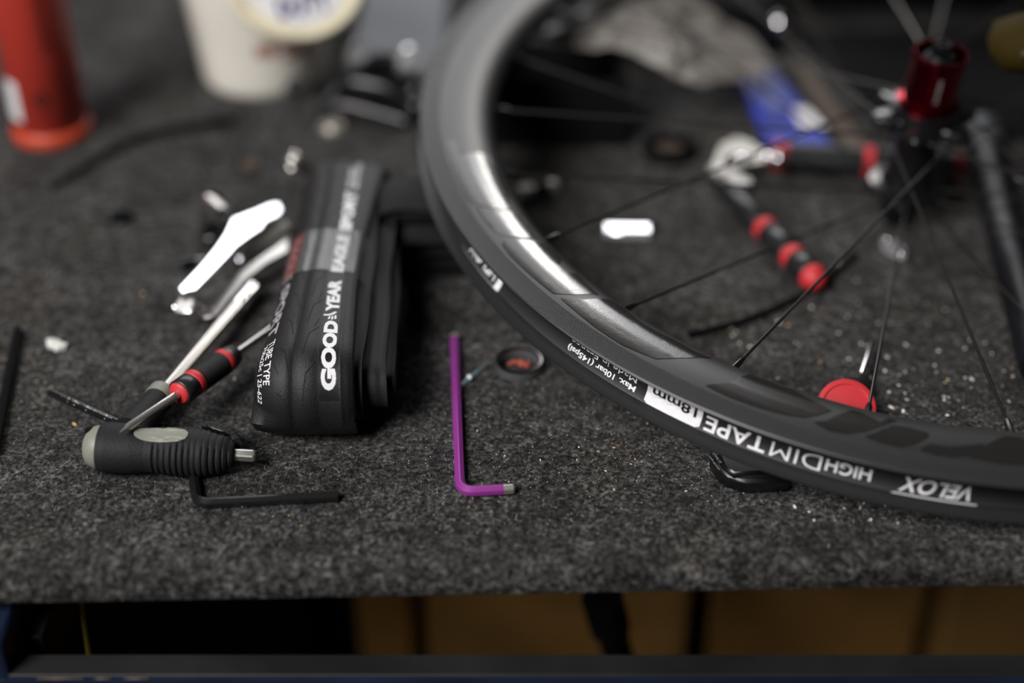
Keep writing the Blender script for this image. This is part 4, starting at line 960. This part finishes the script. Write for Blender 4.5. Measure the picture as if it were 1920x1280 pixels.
for (x0, x1, y0, y1, n, lo, hi, wh) in ((1665, 1900, 690, 785, 34, .0004, .0009, 'beyond the near rim right of the red capped screwdriver'), (1440, 1860, 560, 720, 34, .0005, .0011, 'on the felt below the hub between the spokes'), (1500, 1700, 905, 985, 22, .0003, .0009, 'on the felt in front of the near rim, right of the clamp'), (985, 1130, 780, 900, 18, .0003, .0007, 'on the felt right of the purple key'), (1130, 1330, 790, 930, 16, .0003, .0007, 'on the felt left of the stem clamp'), (1290, 1420, 600, 680, 10, .0005, .0010, 'beside the thin black rod under the wheel'), (820, 990, 760, 940, 9, .0003, .0006, 'on the felt around the purple key'), (1420, 1640, 420, 560, 10, .0005, .0012, 'on the felt right of the red tipped plier grip'), (640, 820, 620, 740, 6, .0004, .0008, 'on the felt between the tyre and the purple key')):
    for _ in range(n): crumb(rr.uniform(x0, x1), rr.uniform(y0, y1), rr.uniform(lo, hi), 'crumb' if rr.random() < .85 else 'amber', wh)
for (x, y, r_, wh) in ((140, 795, .0012, 'left of the grey end cap of the wrench'), (268, 550, .0013, 'left of the chrome derailleur tail'), (188, 708, .0006, 'just above the straight black key'), (157, 828, .0006, 'touching the grey end cap of the wrench'), (565, 985, .0005, 'in front of the black L-shaped key')): crumb(x, y, r_, 'amber', wh)
for (x, y, r_, wh) in ((1694, 770, .0016, 'largest of those touching the rim by the red cap'), (1672, 764, .0015, 'second largest of those by the red cap'), (1450, 902, .0010, 'beside the right end of the stem clamp'), (1490, 950, .0011, 'largest of those in front of the rim'), (440, 710, .0008, 'under the rear end of the awl')): crumb(x, y, r_, 'crumb', wh)
g = G()
for i in range(900):
    k = rr.random()
    if k < .5: x, y = rr.uniform(760, 1400), rr.uniform(740, 1000)
    elif k < .8: x, y = rr.uniform(1400, 1910), rr.uniform(560, 980)
    else: x, y = rr.uniform(40, 760), rr.uniform(620, 1060)
    r_ = rr.uniform(.00010, .00026); p = at(x, y, .0006+rr.uniform(0, .0008)); a = rr.uniform(0, 6)
    c, s = math.cos(a)*r_, math.sin(a)*r_
    g.add([p+V(c*1.5, s*1.5, 0), p+V(-s, c, 0), p+V(-c*1.5, -s*1.5, 0), p+V(s, -c, 0), p+V(0, 0, r_), p-V(0, 0, r_)], [(0, 1, 4), (1, 2, 4), (2, 3, 4), (3, 0, 4), (1, 0, 5), (2, 1, 5), (3, 2, 5), (0, 3, 5)])
g.build('grit', M['crumb'], None, smooth=0, kind='stuff', label='fine pale grit scattered over the felt', cat='grit', fix=False)
